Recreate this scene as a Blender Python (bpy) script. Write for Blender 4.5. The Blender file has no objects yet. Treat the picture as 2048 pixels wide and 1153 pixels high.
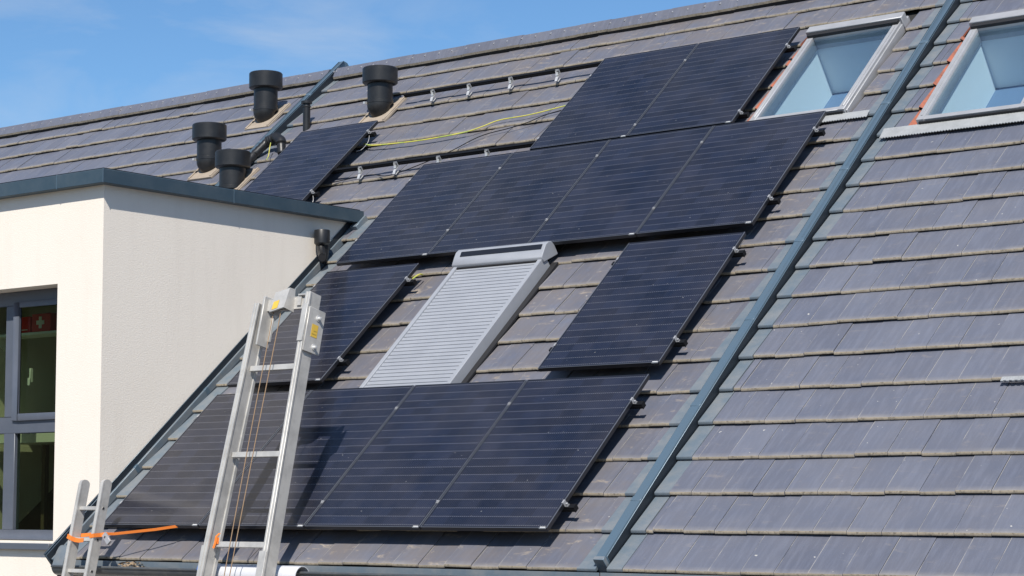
import bpy, bmesh, math, random
from math import sin, cos, pi, radians
from mathutils import Vector, Matrix

random.seed(7)
scn = bpy.context.scene
col = scn.collection

# ------------------------------------------------------------------ camera
YAW, PIT, ROLL = 0.6474, 0.1028, -0.0052
fw = Vector((-sin(YAW)*cos(PIT), cos(YAW)*cos(PIT), sin(PIT)))
r0 = Vector((cos(YAW), sin(YAW), 0.0)); u0_ = r0.cross(fw)
rr = r0*cos(ROLL)+u0_*sin(ROLL); uu = -r0*sin(ROLL)+u0_*cos(ROLL)
cam_d = bpy.data.cameras.new('camera'); cam = bpy.data.objects.new('camera', cam_d); col.objects.link(cam)
cam.matrix_world = Matrix(((rr.x, uu.x, -fw.x, 12.7627), (rr.y, uu.y, -fw.y, -11.2028),
                           (rr.z, uu.z, -fw.z, 0.2428), (0, 0, 0, 1)))
cam_d.sensor_width = 36.0
cam_d.lens = 3971.687/2048*36.0
cam_d.clip_end = 2000
cam_d.clip_start = 0.1
scn.camera = cam

# ------------------------------------------------------------------ sky, sun, exposure
SUN_AZ, SUN_EL = radians(30), radians(47)
w = bpy.data.worlds.new("World"); scn.world = w; w.use_nodes = True
nt = w.node_tree; nt.nodes.clear()
wo = nt.nodes.new('ShaderNodeOutputWorld'); bg = nt.nodes.new('ShaderNodeBackground')
sky = nt.nodes.new('ShaderNodeTexSky'); sky.sky_type = 'NISHITA'; sky.sun_disc = False
sky.sun_elevation = SUN_EL; sky.sun_rotation = pi-SUN_AZ
sky.air_density = 1.0; sky.dust_density = 0.1; sky.ozone_density = 4.0
tc = nt.nodes.new('ShaderNodeTexCoord')
mp = nt.nodes.new('ShaderNodeMapping'); mp.inputs['Scale'].default_value = (5.0, 5.0, 16.0)
mp.inputs['Rotation'].default_value = (0.25, 0.1, 0.3)
n1 = nt.nodes.new('ShaderNodeTexNoise'); n1.inputs['Scale'].default_value = 1.3
n1.inputs['Detail'].default_value = 7; n1.inputs['Roughness'].default_value = 0.55; n1.inputs['Distortion'].default_value = 0.6
rmp = nt.nodes.new('ShaderNodeValToRGB')
rmp.color_ramp.elements[0].position = 0.43; rmp.color_ramp.elements[0].color = (0, 0, 0, 1)
rmp.color_ramp.elements[1].position = 0.80; rmp.color_ramp.elements[1].color = (0.45, 0.45, 0.45, 1)
mxw = nt.nodes.new('ShaderNodeMixRGB'); mxw.inputs[2].default_value = (7.2, 7.6, 8.1, 1)
nt.links.new(tc.outputs['Generated'], mp.inputs['Vector']); nt.links.new(mp.outputs[0], n1.inputs['Vector'])
nt.links.new(n1.outputs[0], rmp.inputs[0]); nt.links.new(rmp.outputs[0], mxw.inputs[0])
tint = nt.nodes.new('ShaderNodeMixRGB'); tint.blend_type = 'MULTIPLY'; tint.inputs[0].default_value = 1.0
tint.inputs[2].default_value = (0.90, 1.16, 1.33, 1)
nt.links.new(sky.outputs[0], tint.inputs[1]); nt.links.new(tint.outputs[0], mxw.inputs[1]); nt.links.new(mxw.outputs[0], bg.inputs[0])
bg.inputs[1].default_value = 0.082
nt.links.new(bg.outputs[0], wo.inputs[0])

sd = bpy.data.lights.new('sun', 'SUN'); sun = bpy.data.objects.new('sun', sd); col.objects.link(sun)
sd.energy = 5.0; sd.angle = radians(0.5); sd.color = (1.0, 0.945, 0.865)
SUN = Vector((-sin(SUN_AZ)*cos(SUN_EL), cos(SUN_AZ)*cos(SUN_EL), -sin(SUN_EL)))
sun.rotation_euler = SUN.to_track_quat('-Z', 'Y').to_euler(); sun.location = (10, -20, 30)
scn.view_settings.view_transform = 'Standard'; scn.view_settings.look = 'None'
scn.view_settings.gamma = 1.0; scn.view_settings.exposure = 0.19
scn.cycles.max_bounces = 8

# ------------------------------------------------------------------ roof frame
TH = 0.7075
EX = Vector((1, 0, 0)); EV = Vector((0, cos(TH), sin(TH))); EN = Vector((0, -sin(TH), cos(TH)))
O0 = Vector((0, 0, 0))
ROOF = (O0, EX, EV, EN)
WORLD = (O0, Vector((1, 0, 0)), Vector((0, 1, 0)), Vector((0, 0, 1)))
def pt(u, v, d=0.0): return EX*u+EV*v+EN*d

# ------------------------------------------------------------------ materials
def mat(name, color, rough=0.5, metal=0.0, spec=0.5, noise=None, bump=None, coat=0.0):
    m = bpy.data.materials.new(name); m.use_nodes = True
    t = m.node_tree; b = t.nodes['Principled BSDF']
    b.inputs['Base Color'].default_value = (*color, 1); b.inputs['Roughness'].default_value = rough
    b.inputs['Metallic'].default_value = metal; b.inputs['Specular IOR Level'].default_value = spec
    b.inputs['Coat Weight'].default_value = coat
    tcn = t.nodes.new('ShaderNodeTexCoord')
    if noise:
        c2, scale, lo, hi = noise
        n = t.nodes.new('ShaderNodeTexNoise'); n.inputs['Scale'].default_value = scale
        n.inputs['Detail'].default_value = 8; n.inputs['Roughness'].default_value = 0.65
        r = t.nodes.new('ShaderNodeMapRange'); r.inputs[1].default_value = lo; r.inputs[2].default_value = hi
        mx = t.nodes.new('ShaderNodeMixRGB'); mx.inputs[1].default_value = (*color, 1); mx.inputs[2].default_value = (*c2, 1)
        t.links.new(tcn.outputs['Object'], n.inputs['Vector']); t.links.new(n.outputs[0], r.inputs[0])
        t.links.new(r.outputs[0], mx.inputs[0]); t.links.new(mx.outputs[0], b.inputs['Base Color'])
    if bump:
        scale, dist, strength = bump
        n = t.nodes.new('ShaderNodeTexNoise'); n.inputs['Scale'].default_value = scale
        n.inputs['Detail'].default_value = 4
        bp = t.nodes.new('ShaderNodeBump'); bp.inputs['Distance'].default_value = dist; bp.inputs['Strength'].default_value = strength
        t.links.new(tcn.outputs['Object'], n.inputs['Vector']); t.links.new(n.outputs[0], bp.inputs['Height'])
        t.links.new(bp.outputs[0], b.inputs['Normal'])
    return m

class G:
    """small node-building helper"""
    def __init__(s, m): s.t = m.node_tree; s.b = s.t.nodes['Principled BSDF']
    def n(s, ty, **kw):
        x = s.t.nodes.new(ty)
        for k, v in kw.items(): setattr(x, k, v)
        return x
    def l(s, a, b): s.t.links.new(a, b)
    def val(s, x, sock):
        if hasattr(x, 'links'): s.l(x, sock)
        elif isinstance(x, tuple): sock.default_value = (*x, 1) if len(x) == 3 else x
        else: sock.default_value = x
    def math(s, op, a, b=0.0, c=None):
        x = s.n('ShaderNodeMath', operation=op); s.val(a, x.inputs[0]); s.val(b, x.inputs[1])
        if c is not None: s.val(c, x.inputs[2])
        return x.outputs[0]
    def mix(s, f, a, b, bt='MIX'):
        x = s.n('ShaderNodeMixRGB', blend_type=bt); s.val(f, x.inputs[0]); s.val(a, x.inputs[1]); s.val(b, x.inputs[2])
        return x.outputs[0]
    def rng(s, v, a, b, c=0.0, d=1.0):
        x = s.n('ShaderNodeMapRange'); s.val(v, x.inputs[0])
        for i, q in enumerate((a, b, c, d)): x.inputs[i+1].default_value = q
        return x.outputs[0]
    def noise(s, vec, scale, detail=6, rough=0.6, dist=0.0):
        x = s.n('ShaderNodeTexNoise'); s.l(vec, x.inputs['Vector']); x.inputs['Scale'].default_value = scale
        x.inputs['Detail'].default_value = detail; x.inputs['Roughness'].default_value = rough; x.inputs['Distortion'].default_value = dist
        return x.outputs[0]

def tile_mat(name, ca, cb, dirt_col, dirt_amt):
    m = bpy.data.materials.new(name); m.use_nodes = True; g = G(m)
    at = g.n('ShaderNodeAttribute', attribute_name='rnd'); ad = g.n('ShaderNodeAttribute', attribute_name='dirt')
    uv = g.n('ShaderNodeUVMap'); sx = g.n('ShaderNodeSeparateXYZ'); g.l(uv.outputs[0], sx.inputs[0])
    tcn = g.n('ShaderNodeTexCoord'); ob = tcn.outputs['Object']
    c = g.mix(at.outputs['Fac'], ca, cb)
    big = g.noise(ob, 1.1, 4, 0.6)
    c = g.mix(g.rng(big, 0.35, 0.7, 0.0, 0.35), c, tuple(x*0.72 for x in ca))
    # streaks running down each tile
    mpn = g.n('ShaderNodeMapping'); mpn.inputs['Scale'].default_value = (30.0, 4.0, 4.0); g.l(ob, mpn.inputs['Vector'])
    st = g.noise(mpn.outputs[0], 1.0, 4, 0.6)
    c = g.mix(g.rng(st, 0.45, 0.75, 0.0, 0.30), c, tuple(min(1, x*1.5) for x in cb))
    # brownish dust film
    dn = g.noise(ob, 2.6, 8, 0.7)
    f = g.math('MULTIPLY', g.rng(dn, 0.32, 0.66), g.math('MULTIPLY', ad.outputs['Fac'], dirt_amt)); 
    c = g.mix(f, c, dirt_col)
    # scuffs of pale mortar dust where people walked
    mps = g.n('ShaderNodeMapping'); mps.inputs['Scale'].default_value = (3.2, 7.5, 7.5); mps.inputs['Rotation'].default_value = (0.1, 0.2, 0.5); g.l(ob, mps.inputs['Vector'])
    sn = g.noise(mps.outputs[0], 1.7, 9, 0.72, 0.4)
    f2 = g.math('MULTIPLY', g.rng(sn, 0.575, 0.68), g.math('MULTIPLY', ad.outputs['Fac'], 0.75)); 
    c = g.mix(f2, c, (0.40, 0.33, 0.25))
    # lichen line along the side lap and wear near nose
    e1 = g.rng(sx.outputs[0], 0.0, 0.022, 1.0, 0.0)
    jn = g.noise(ob, 5.0, 5, 0.6)
    c = g.mix(g.math('MULTIPLY', e1, g.rng(jn, 0.38, 0.56, 0.0, 0.85)), c, (0.45, 0.42, 0.36))
    ny = g.math('MULTIPLY', g.rng(sx.outputs[1], 0.0, 0.13, 1.0, 0.0), g.rng(jn, 0.3, 0.7, 0.1, 0.55)); 
    c = g.mix(ny, c, (0.33, 0.30, 0.26))
    # tiny pale spots
    sp = g.noise(ob, 26.0, 2, 0.4); c = g.mix(g.rng(sp, 0.765, 0.79, 0.0, 0.6), c, (0.6, 0.58, 0.52))
    g.l(c, g.b.inputs['Base Color'])
    g.b.inputs['Specular IOR Level'].default_value = 0.55
    g.l(g.rng(dn, 0.3, 0.7, 0.36, 0.56), g.b.inputs['Roughness'])
    bp = g.n('ShaderNodeBump'); bp.inputs['Distance'].default_value = 0.004; bp.inputs['Strength'].default_value = 0.35
    g.l(g.noise(ob, 14.0, 5, 0.6), bp.inputs['Height']); g.l(bp.outputs[0], g.b.inputs['Normal'])
    return m

def nose_mat():
    m = bpy.data.materials.new('tile_nose'); m.use_nodes = True; g = G(m)
    tcn = g.n('ShaderNodeTexCoord'); ob = tcn.outputs['Object']
    a = g.noise(ob, 9.0, 8, 0.75); b2 = g.noise(ob, 40.0, 4, 0.6)
    c = g.mix(g.rng(a, 0.32, 0.68), (0.29, 0.25, 0.19), (0.46, 0.39, 0.29))
    c = g.mix(g.rng(b2, 0.52, 0.68, 0.0, 0.75), c, (0.13, 0.11, 0.085))
    g.l(c, g.b.inputs['Base Color']); g.b.inputs['Roughness'].default_value = 0.9
    return m

def stucco_mat():
    m = bpy.data.materials.new('stucco'); m.use_nodes = True; g = G(m)
    tcn = g.n('ShaderNodeTexCoord'); ob = tcn.outputs['Object']
    c = g.mix(g.rng(g.noise(ob, 1.3, 6, 0.6), 0.3, 0.7), (0.80, 0.735, 0.65), (0.78, 0.715, 0.63))
    mpn = g.n('ShaderNodeMapping'); mpn.inputs['Scale'].default_value = (6, 6, 0.8); g.l(ob, mpn.inputs['Vector'])
    c = g.mix(g.rng(g.noise(mpn.outputs[0], 1.0, 5, 0.6), 0.52, 0.78, 0.0, 0.16), c, (0.55, 0.49, 0.42))
    g.l(c, g.b.inputs['Base Color']); g.b.inputs['Roughness'].default_value = 0.95; g.b.inputs['Specular IOR Level'].default_value = 0.1
    mp2 = g.n('ShaderNodeMapping'); mp2.inputs['Scale'].default_value = (1, 1, 1.5); g.l(ob, mp2.inputs['Vector'])
    hgt = g.math('ADD', g.noise(mp2.outputs[0], 58.0, 4, 0.6), g.math('MULTIPLY', g.noise(ob, 150.0, 3, 0.5), 0.4))
    bp = g.n('ShaderNodeBump'); bp.inputs['Distance'].default_value = 0.006; bp.inputs['Strength'].default_value = 0.38
    g.l(hgt, bp.inputs['Height']); g.l(bp.outputs[0], g.b.inputs['Normal'])
    return m

PW, PH = 1.134, 1.734
def pv_mat():
    m = bpy.data.materials.new('photovoltaic_glass'); m.use_nodes = True; g = G(m)
    tcn = g.n('ShaderNodeTexCoord'); ob = tcn.outputs['Object']
    oi = g.n('ShaderNodeObjectInfo')
    s = g.n('ShaderNodeSeparateXYZ'); g.l(ob, s.inputs[0])
    px, py = (PW-0.036)/6, (PH-0.05)/18
    x = g.math('DIVIDE', g.math('SUBTRACT', s.outputs[0], 0.018), px)
    y = g.math('DIVIDE', g.math('SUBTRACT', s.outputs[1], 0.025), py)
    fx = g.math('FRACT', x); fy = g.math('FRACT', y)
    ix = g.math('FLOOR', x); iy = g.math('FLOOR', y)
    cv = g.n('ShaderNodeCombineXYZ'); g.l(ix, cv.inputs[0]); g.l(iy, cv.inputs[1]); g.l(oi.outputs['Random'], cv.inputs[2])
    wn = g.n('ShaderNodeTexWhiteNoise'); wn.noise_dimensions = '3D'; g.l(cv.outputs[0], wn.inputs['Vector'])
    cellf = g.math('ADD', g.math('MULTIPLY', wn.outputs[0], 0.75), g.math('MULTIPLY', oi.outputs['Random'], 0.25))
    cell = g.mix(cellf, (0.0030, 0.0055, 0.0140), (0.0120, 0.0170, 0.0360))
    # busbars: fine vertical wires, 10 per cell
    bx = g.math('FRACT', g.math('MULTIPLY', fx, 10.0))
    bus = g.math('LESS_THAN', g.math('ABSOLUTE', g.math('SUBTRACT', bx, 0.5)), 0.05)
    c = g.mix(g.math('MULTIPLY', bus, 0.30), cell, (0.075, 0.08, 0.10))
    # gaps between cells
    gx = g.math('LESS_THAN', g.math('ABSOLUTE', g.math('SUBTRACT', fx, 0.5)), 0.492)
    c = g.mix(g.math('MULTIPLY', gx, 1.0), (0.010, 0.011, 0.016), c)
    # rows: bright solder dots along each row end
    ry = g.math('GREATER_THAN', g.math('ABSOLUTE', g.math('SUBTRACT', fy, 0.5)), 0.452)
    dots = g.math('LESS_THAN', g.math('ABSOLUTE', g.math('SUBTRACT', bx, 0.5)), 0.26)
    c = g.mix(g.math('MULTIPLY', ry, g.math('ADD', g.math('MULTIPLY', dots, 0.48), 0.10)), c, (0.13, 0.135, 0.155))
    # border of black backsheet
    # dust film, specks
    du = g.noise(ob, 1.6, 6, 0.65); c = g.mix(g.rng(du, 0.34, 0.72, 0.002, 0.075), c, (0.30, 0.25, 0.21))
    sp = g.noise(ob, 36.0, 2, 0.4); c = g.mix(g.rng(sp, 0.76, 0.79, 0.0, 0.55), c, (0.42, 0.40, 0.37))
    g.l(c, g.b.inputs['Base Color'])
    g.b.inputs['Roughness'].default_value = 0.10; g.b.inputs['IOR'].default_value = 1.5
    g.b.inputs['Specular IOR Level'].default_value = 0.5
    bp = g.n('ShaderNodeBump'); bp.inputs['Distance'].default_value = 0.002; bp.inputs['Strength'].default_value = 0.06
    g.l(g.noise(ob, 5.0, 3, 0.5), bp.inputs['Height']); g.l(bp.outputs[0], g.b.inputs['Normal'])
    return m

def glass_mat(name, tint, gloss):
    m = bpy.data.materials.new(name); m.use_nodes = True; t = m.node_tree; t.nodes.clear()
    o = t.nodes.new('ShaderNodeOutputMaterial'); mx = t.nodes.new('ShaderNodeMixShader')
    tr = t.nodes.new('ShaderNodeBsdfTransparent'); tr.inputs[0].default_value = (*tint, 1)
    gl = t.nodes.new('ShaderNodeBsdfGlossy'); gl.inputs['Roughness'].default_value = 0.01; gl.inputs[0].default_value = (0.9, 0.95, 1, 1)
    fr = t.nodes.new('ShaderNodeFresnel'); fr.inputs[0].default_value = 1.5
    mu = t.nodes.new('ShaderNodeMath'); mu.operation = 'MULTIPLY'; mu.inputs[1].default_value = gloss; mu.use_clamp = True
    tcn = t.nodes.new('ShaderNodeTexCoord'); nz = t.nodes.new('ShaderNodeTexNoise'); nz.inputs['Scale'].default_value = 1.5
    bp = t.nodes.new('ShaderNodeBump'); bp.inputs['Distance'].default_value = 0.004; bp.inputs['Strength'].default_value = 0.08
    t.links.new(tcn.outputs['Object'], nz.inputs['Vector']); t.links.new(nz.outputs[0], bp.inputs['Height']); t.links.new(bp.outputs[0], gl.inputs['Normal'])
    t.links.new(fr.outputs[0], mu.inputs[0]); t.links.new(mu.outputs[0], mx.inputs[0])
    t.links.new(tr.outputs[0], mx.inputs[1]); t.links.new(gl.outputs[0], mx.inputs[2]); t.links.new(mx.outputs[0], o.inputs[0])
    return m

M = {}
M['tile'] = tile_mat('roof_tile', (0.106, 0.116, 0.153), (0.134, 0.145, 0.184), (0.160, 0.134, 0.116), 0.75)
M['nose'] = nose_mat()
M['terracotta'] = mat('cut_terracotta', (0.42, 0.125, 0.07), 0.9, noise=((0.22, 0.10, 0.075), 14, 0.35, 0.7))
M['underlay'] = mat('underlay', (0.02, 0.019, 0.018), 0.9)
M['stucco'] = stucco_mat()
M['fascia'] = mat('slate_blue_sheet', (0.036, 0.062, 0.085), 0.42, 0.0, 0.5, noise=((0.060, 0.085, 0.105), 5, 0.4, 0.75), bump=(3, 0.004, 0.3))
M['flash'] = mat('flashing_sheet', (0.095, 0.150, 0.200), 0.36, 0.2, 0.5, noise=((0.105, 0.15, 0.19), 4, 0.35, 0.75), bump=(6, 0.004, 0.3))
M['flashpale'] = mat('weathered_flashing', (0.145, 0.185, 0.220), 0.42, 0.2, 0.5, noise=((0.235, 0.245, 0.25), 6, 0.38, 0.72), bump=(8, 0.004, 0.3))
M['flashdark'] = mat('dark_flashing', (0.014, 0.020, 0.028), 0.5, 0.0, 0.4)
M['pv'] = pv_mat()
M['pvframe'] = mat('black_anodised', (0.012, 0.013, 0.017), 0.32, 0.0, 0.6)
M['pvglint'] = mat('frame_glint', (0.20, 0.215, 0.25), 0.35, 0.5, 0.5)
M['black'] = mat('black_rail', (0.006, 0.006, 0.007), 0.55, 0.0, 0.25)
M['steel'] = mat('stainless_steel', (0.74, 0.74, 0.73), 0.35, 0.45, noise=((0.58, 0.57, 0.55), 30, 0.4, 0.7))
M['sticker'] = mat('white_sticker', (0.82, 0.82, 0.80), 0.5)
M['plastic'] = mat('black_plastic', (0.013, 0.0135, 0.015), 0.40, 0.0, 0.45, noise=((0.032, 0.031, 0.030), 7, 0.45, 0.85), bump=(40, 0.001, 0.2))
M['leadslate'] = mat('beige_flashing_slate', (0.36, 0.30, 0.235), 0.75, 0, 0.3, noise=((0.27, 0.225, 0.18), 8, 0.35, 0.7))
M['alu'] = mat('aluminium', (0.53, 0.515, 0.485), 0.45, 0.25, 0.5, noise=((0.37, 0.36, 0.34), 7, 0.42, 0.72), bump=(25, 0.001, 0.25))
M['alupaint'] = mat('grey_aluminium_cover', (0.40, 0.405, 0.42), 0.42, 0.25, 0.5, noise=((0.34, 0.345, 0.355), 5, 0.4, 0.7))
M['shutter'] = mat('shutter_grey', (0.31, 0.325, 0.355), 0.45, 0.05, 0.5, noise=((0.275, 0.29, 0.32), 4, 0.4, 0.7))
M['dark'] = mat('dark_gap', (0.012, 0.012, 0.014), 0.7)
M['frame'] = mat('anthracite_window_frame', (0.085, 0.098, 0.125), 0.42, 0, 0.5, noise=((0.10, 0.112, 0.14), 6, 0.4, 0.7))
M['glass'] = glass_mat('window_glass', (0.62, 0.72, 0.52), 0.6)
M['skyglass'] = glass_mat('skylight_glass', (0.74, 0.90, 0.98), 1.5)
M['reveal'] = mat('white_reveal', (0.86, 0.87, 0.86), 0.8)
M['deepblue'] = mat('room_shade', (0.13, 0.18, 0.27), 0.9)
M['lead'] = mat('pleated_lead_apron', (0.42, 0.43, 0.43), 0.55, 0.3, 0.5, noise=((0.33, 0.34, 0.34), 10, 0.35, 0.7))
M['room'] = mat('room_wall', (0.26, 0.27, 0.18), 0.9, noise=((0.15, 0.15, 0.10), 1.6, 0.4, 0.6))
M['roomdark'] = mat('room_floor', (0.10, 0.075, 0.045), 0.8)
M['red'] = mat('red_box', (0.62, 0.018, 0.022), 0.45)
M['white'] = mat('white_paint', (0.82, 0.83, 0.83), 0.4)
M['whitepvc'] = mat('white_pvc', (0.58, 0.59, 0.62), 0.35)
M['orange'] = mat('orange_webbing', (0.72, 0.19, 0.025), 0.75)
M['yellow'] = mat('yellow_label', (0.66, 0.43, 0.06), 0.6)
M['print'] = mat('label_print', (0.40, 0.28, 0.05), 0.6)
M['yellowcable'] = mat('yellow_green_cable', (0.55, 0.50, 0.09), 0.6, noise=((0.33, 0.42, 0.09), 9, 0.5, 0.6))
M['rope'] = mat('brown_rope', (0.30, 0.20, 0.12), 0.8)
M['gutter'] = mat('gutter_zinc', (0.085, 0.095, 0.105), 0.4, 0.3, 0.5, noise=((0.17, 0.165, 0.15), 5, 0.5, 0.8))
M['soffit'] = mat('brown_soffit', (0.06, 0.045, 0.04), 0.7)
M['leaf'] = mat('dry_leaf', (0.20, 0.13, 0.07), 0.9, noise=((0.34, 0.26, 0.17), 60, 0.4, 0.6))
M['blue'] = mat('blue_cloth', (0.03, 0.16, 0.55), 0.8)
M['grass'] = mat('meadow', (0.045, 0.05, 0.02), 0.95, noise=((0.085, 0.062, 0.032), 0.15, 0.35, 0.65))
M['gravel'] = mat('ground_paving', (0.21, 0.195, 0.175), 0.95, noise=((0.15, 0.14, 0.12), 3, 0.35, 0.65))
M['roomleaf'] = mat('light_switch', (0.6, 0.6, 0.58), 0.6)

# ------------------------------------------------------------------ mesh builder
class MB:
    def __init__(s): s.v = []; s.f = []; s.m = []; s.uv = []; s.rnd = []; s.dirt = []; s.useuv = False; s.sm = []
    def face(s, idx, m=0, uv=None, rnd=0.5, dirt=0.0, smooth=False):
        s.f.append(tuple(idx)); s.m.append(m); s.uv.append(uv); s.rnd.append(rnd); s.dirt.append(dirt); s.sm.append(smooth)
    def add(s, pts):
        i = len(s.v); s.v += [Vector(p) for p in pts]; return i
    def quad(s, pts, m=0, smooth=False):
        i = s.add(pts); s.face(range(i, i+len(pts)), m, smooth=smooth)
    def box(s, lo, hi, F=WORLD, m=0):
        o, a, b, c = F; P = []
        for z in (lo[2], hi[2]):
            for x, y in ((lo[0], lo[1]), (hi[0], lo[1]), (hi[0], hi[1]), (lo[0], hi[1])):
                P.append(o+a*x+b*y+c*z)
        i = s.add(P)
        for q in ((3, 2, 1, 0), (4, 5, 6, 7), (0, 1, 5, 4), (1, 2, 6, 5), (2, 3, 7, 6), (3, 0, 4, 7)):
            s.face([i+k for k in q], m)
        return s
    def prism(s, poly, a, b, m=0, caps=True, smooth=False, closed=True):
        """poly: list of Vectors; extruded by offsets a -> b (Vectors)"""
        n = len(poly); i = s.add([p+a for p in poly]); j = s.add([p+b for p in poly])
        for k in range(n if closed else n-1):
            l = (k+1) % n; s.face((i+k, i+l, j+l, j+k), m, smooth=smooth)
        if caps and closed:
            s.face(list(range(i+n-1, i-1, -1)), m); s.face(list(range(j, j+n)), m)
        return s
    def tube(s, path, r, n=10, m=0, caps=True):
        path = [Vector(p) for p in path]; rs = r if isinstance(r, (list, tuple)) else [r]*len(path)
        rings = []; prev = None
        for k, p in enumerate(path):
            d = (path[min(k+1, len(path)-1)]-path[max(k-1, 0)]).normalized()
            if prev is None:
                a = d.orthogonal().normalized()
            else:
                a = (prev-d*prev.dot(d)); a = a.normalized() if a.length > 1e-6 else d.orthogonal().normalized()
            prev = a; b = d.cross(a)
            rings.append(s.add([p+(a*cos(2*pi*q/n)+b*sin(2*pi*q/n))*rs[k] for q in range(n)]))
        for k in range(len(rings)-1):
            for q in range(n):
                e = (q+1) % n
                s.face((rings[k]+q, rings[k]+e, rings[k+1]+e, rings[k+1]+q), m, smooth=True)
        if caps:
            s.face(list(range(rings[0]+n-1, rings[0]-1, -1)), m); s.face(list(range(rings[-1], rings[-1]+n)), m)
        return s
    def lathe(s, c, prof, n=32, m=0, axis=(0, 0, 1)):
        """prof: list of (r, z) from the base point c, sharp where radii repeat"""
        ax = Vector(axis).normalized(); a = ax.orthogonal().normalized(); b = ax.cross(a); c = Vector(c)
        for k in range(len(prof)-1):
            (ra, za), (rb, zb) = prof[k], prof[k+1]
            i = s.add([c+ax*za+(a*cos(2*pi*q/n)+b*sin(2*pi*q/n))*ra for q in range(n)])
            j = s.add([c+ax*zb+(a*cos(2*pi*q/n)+b*sin(2*pi*q/n))*rb for q in range(n)])
            for q in range(n):
                e = (q+1) % n; s.face((i+q, i+e, j+e, j+q), m, smooth=True)
        return s
    def ribbon(s, pts, width_dir, w_, th, m=0):
        """flat strap along pts"""
        wd = Vector(width_dir).normalized(); pts = [Vector(p) for p in pts]
        rings = []
        for k, p in enumerate(pts):
            d = (pts[min(k+1, len(pts)-1)]-pts[max(k-1, 0)]).normalized(); nn = d.cross(wd).normalized(); ww = nn.cross(d)
            rings.append(s.add([p-ww*w_/2-nn*th/2, p+ww*w_/2-nn*th/2, p+ww*w_/2+nn*th/2, p-ww*w_/2+nn*th/2]))
        for k in range(len(rings)-1):
            for q in range(4):
                e = (q+1) % 4; s.face((rings[k]+q, rings[k]+e, rings[k+1]+e, rings[k+1]+q), m)
        s.face([rings[0]+q for q in (3, 2, 1, 0)], m); s.face([rings[-1]+q for q in range(4)], m)
        return s
    def build(s, name, mats, parent=None, bevel=0.0, local=False, inv=None):
        me = bpy.data.meshes.new(name)
        vs = s.v
        if parent is not None and not local:
            iv = root_matrix(parent).inverted(); vs = [iv @ p for p in vs]
        me.from_pydata([tuple(p) for p in vs], [], s.f)
        if not isinstance(mats, (list, tuple)): mats = [mats]
        for q in mats: me.materials.append(M[q])
        me.polygons.foreach_set('material_index', s.m)
        me.polygons.foreach_set('use_smooth', s.sm)
        if s.useuv:
            ul = me.uv_layers.new(name='UVMap')
            for pi_, p in enumerate(me.polygons):
                uvs = s.uv[pi_]
                for k, li in enumerate(p.loop_indices): ul.data[li].uv = uvs[k] if uvs else (0.5, 0.5)
            a = me.attributes.new('rnd', 'FLOAT', 'FACE'); a.data.foreach_set('value', s.rnd)
            a = me.attributes.new('dirt', 'FLOAT', 'FACE'); a.data.foreach_set('value', s.dirt)
        bm = bmesh.new(); bm.from_mesh(me)
        if not s.useuv: bmesh.ops.remove_doubles(bm, verts=bm.verts, dist=1e-5)
        if name != 'pane': bmesh.ops.recalc_face_normals(bm, faces=bm.faces)
        if bevel > 0:
            ed = [e for e in bm.edges if len(e.link_faces) == 2 and e.calc_face_angle(0) > 0.6]
            bmesh.ops.bevel(bm, geom=ed, offset=bevel, segments=1, affect='EDGES', clamp_overlap=True)
        bm.to_mesh(me); bm.free(); me.set_sharp_from_angle(angle=0.62); me.update()
        o = bpy.data.objects.new(name, me); col.objects.link(o)
        if parent is not None: o.parent = parent
        elif not local:
            xs = [v.co for v in me.vertices]
            c = Vector((sum(p.x for p in xs)/len(xs), sum(p.y for p in xs)/len(xs), min(p.z for p in xs)))
            me.transform(Matrix.Translation(-c)); o.location = c
        return o

def root_matrix(o):
    while o.parent is not None: o = o.parent
    return Matrix.Translation(o.location) @ o.rotation_euler.to_matrix().to_4x4()

def tag(o, label, cat, group=None, kind=None):
    if label: o['label'] = label
    if cat: o['category'] = cat
    if group: o['group'] = group
    if kind: o['kind'] = kind
    return o
def empty(name, loc, label, cat, group=None, rot=(0, 0, 0)):
    o = bpy.data.objects.new(name, None); col.objects.link(o); o.location = loc; o.rotation_euler = rot
    o.empty_display_size = 0.1
    return tag(o, label, cat, group)
def lab(o, label): o['label'] = label; return o

def smooth_path(ctl, per=8):
    out = []
    P = [ctl[0]]+list(ctl)+[ctl[-1]]
    for i in range(1, len(P)-2):
        for s_ in range(per):
            t = s_/per; a, b, c, d = P[i-1], P[i], P[i+1], P[i+2]
            out.append(0.5*((2*b)+(c-a)*t+(2*a-5*b+4*c-d)*t*t+(3*b-a-3*c+d)*t**3))
    out.append(ctl[-1]); return out
GZ = -3.2
# ------------------------------------------------------------------ ground and the hill opposite
g = MB()
g.quad([(-600, -600, GZ), (600, -600, GZ), (600, 600, GZ), (-600, 600, GZ)])
tag(g.build('ground', 'gravel'), None, None, kind='structure')
g = MB(); N = 40
hv = []
for j in range(9):
    for i in range(N+1):
        a = -pi*0.02-pi*1.05*i/N; r = 45+j*12
        hh = GZ-0.5+19*(j/8)**0.8*(0.8+0.25*sin(i*0.9)+0.1*sin(i*2.3+j))
        hv.append((r*cos(a), r*sin(a)*1.1, hh))
i0 = g.add(hv)
for j in range(8):
    for i in range(N):
        q = i0+j*(N+1)+i; g.face((q, q+1, q+N+2, q+N+1), smooth=True)
tag(g.build('hillside', 'grass'), None, None, kind='structure')

# ------------------------------------------------------------------ the three terraced houses: roofs
V0, GA, TW = -0.240, 0.3896, 0.2442
VR = 8.33                        # ridge line
XR, XL = 5.085, -3.24             # party lines
# skylight openings (u0,u1,v0,v1)
S1 = (3.72, 4.69, 5.64, 7.26); S2 = (5.51, 6.49, 5.27, 6.92)
SH = (1.585, 2.575, 1.78, 3.70)

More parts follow.
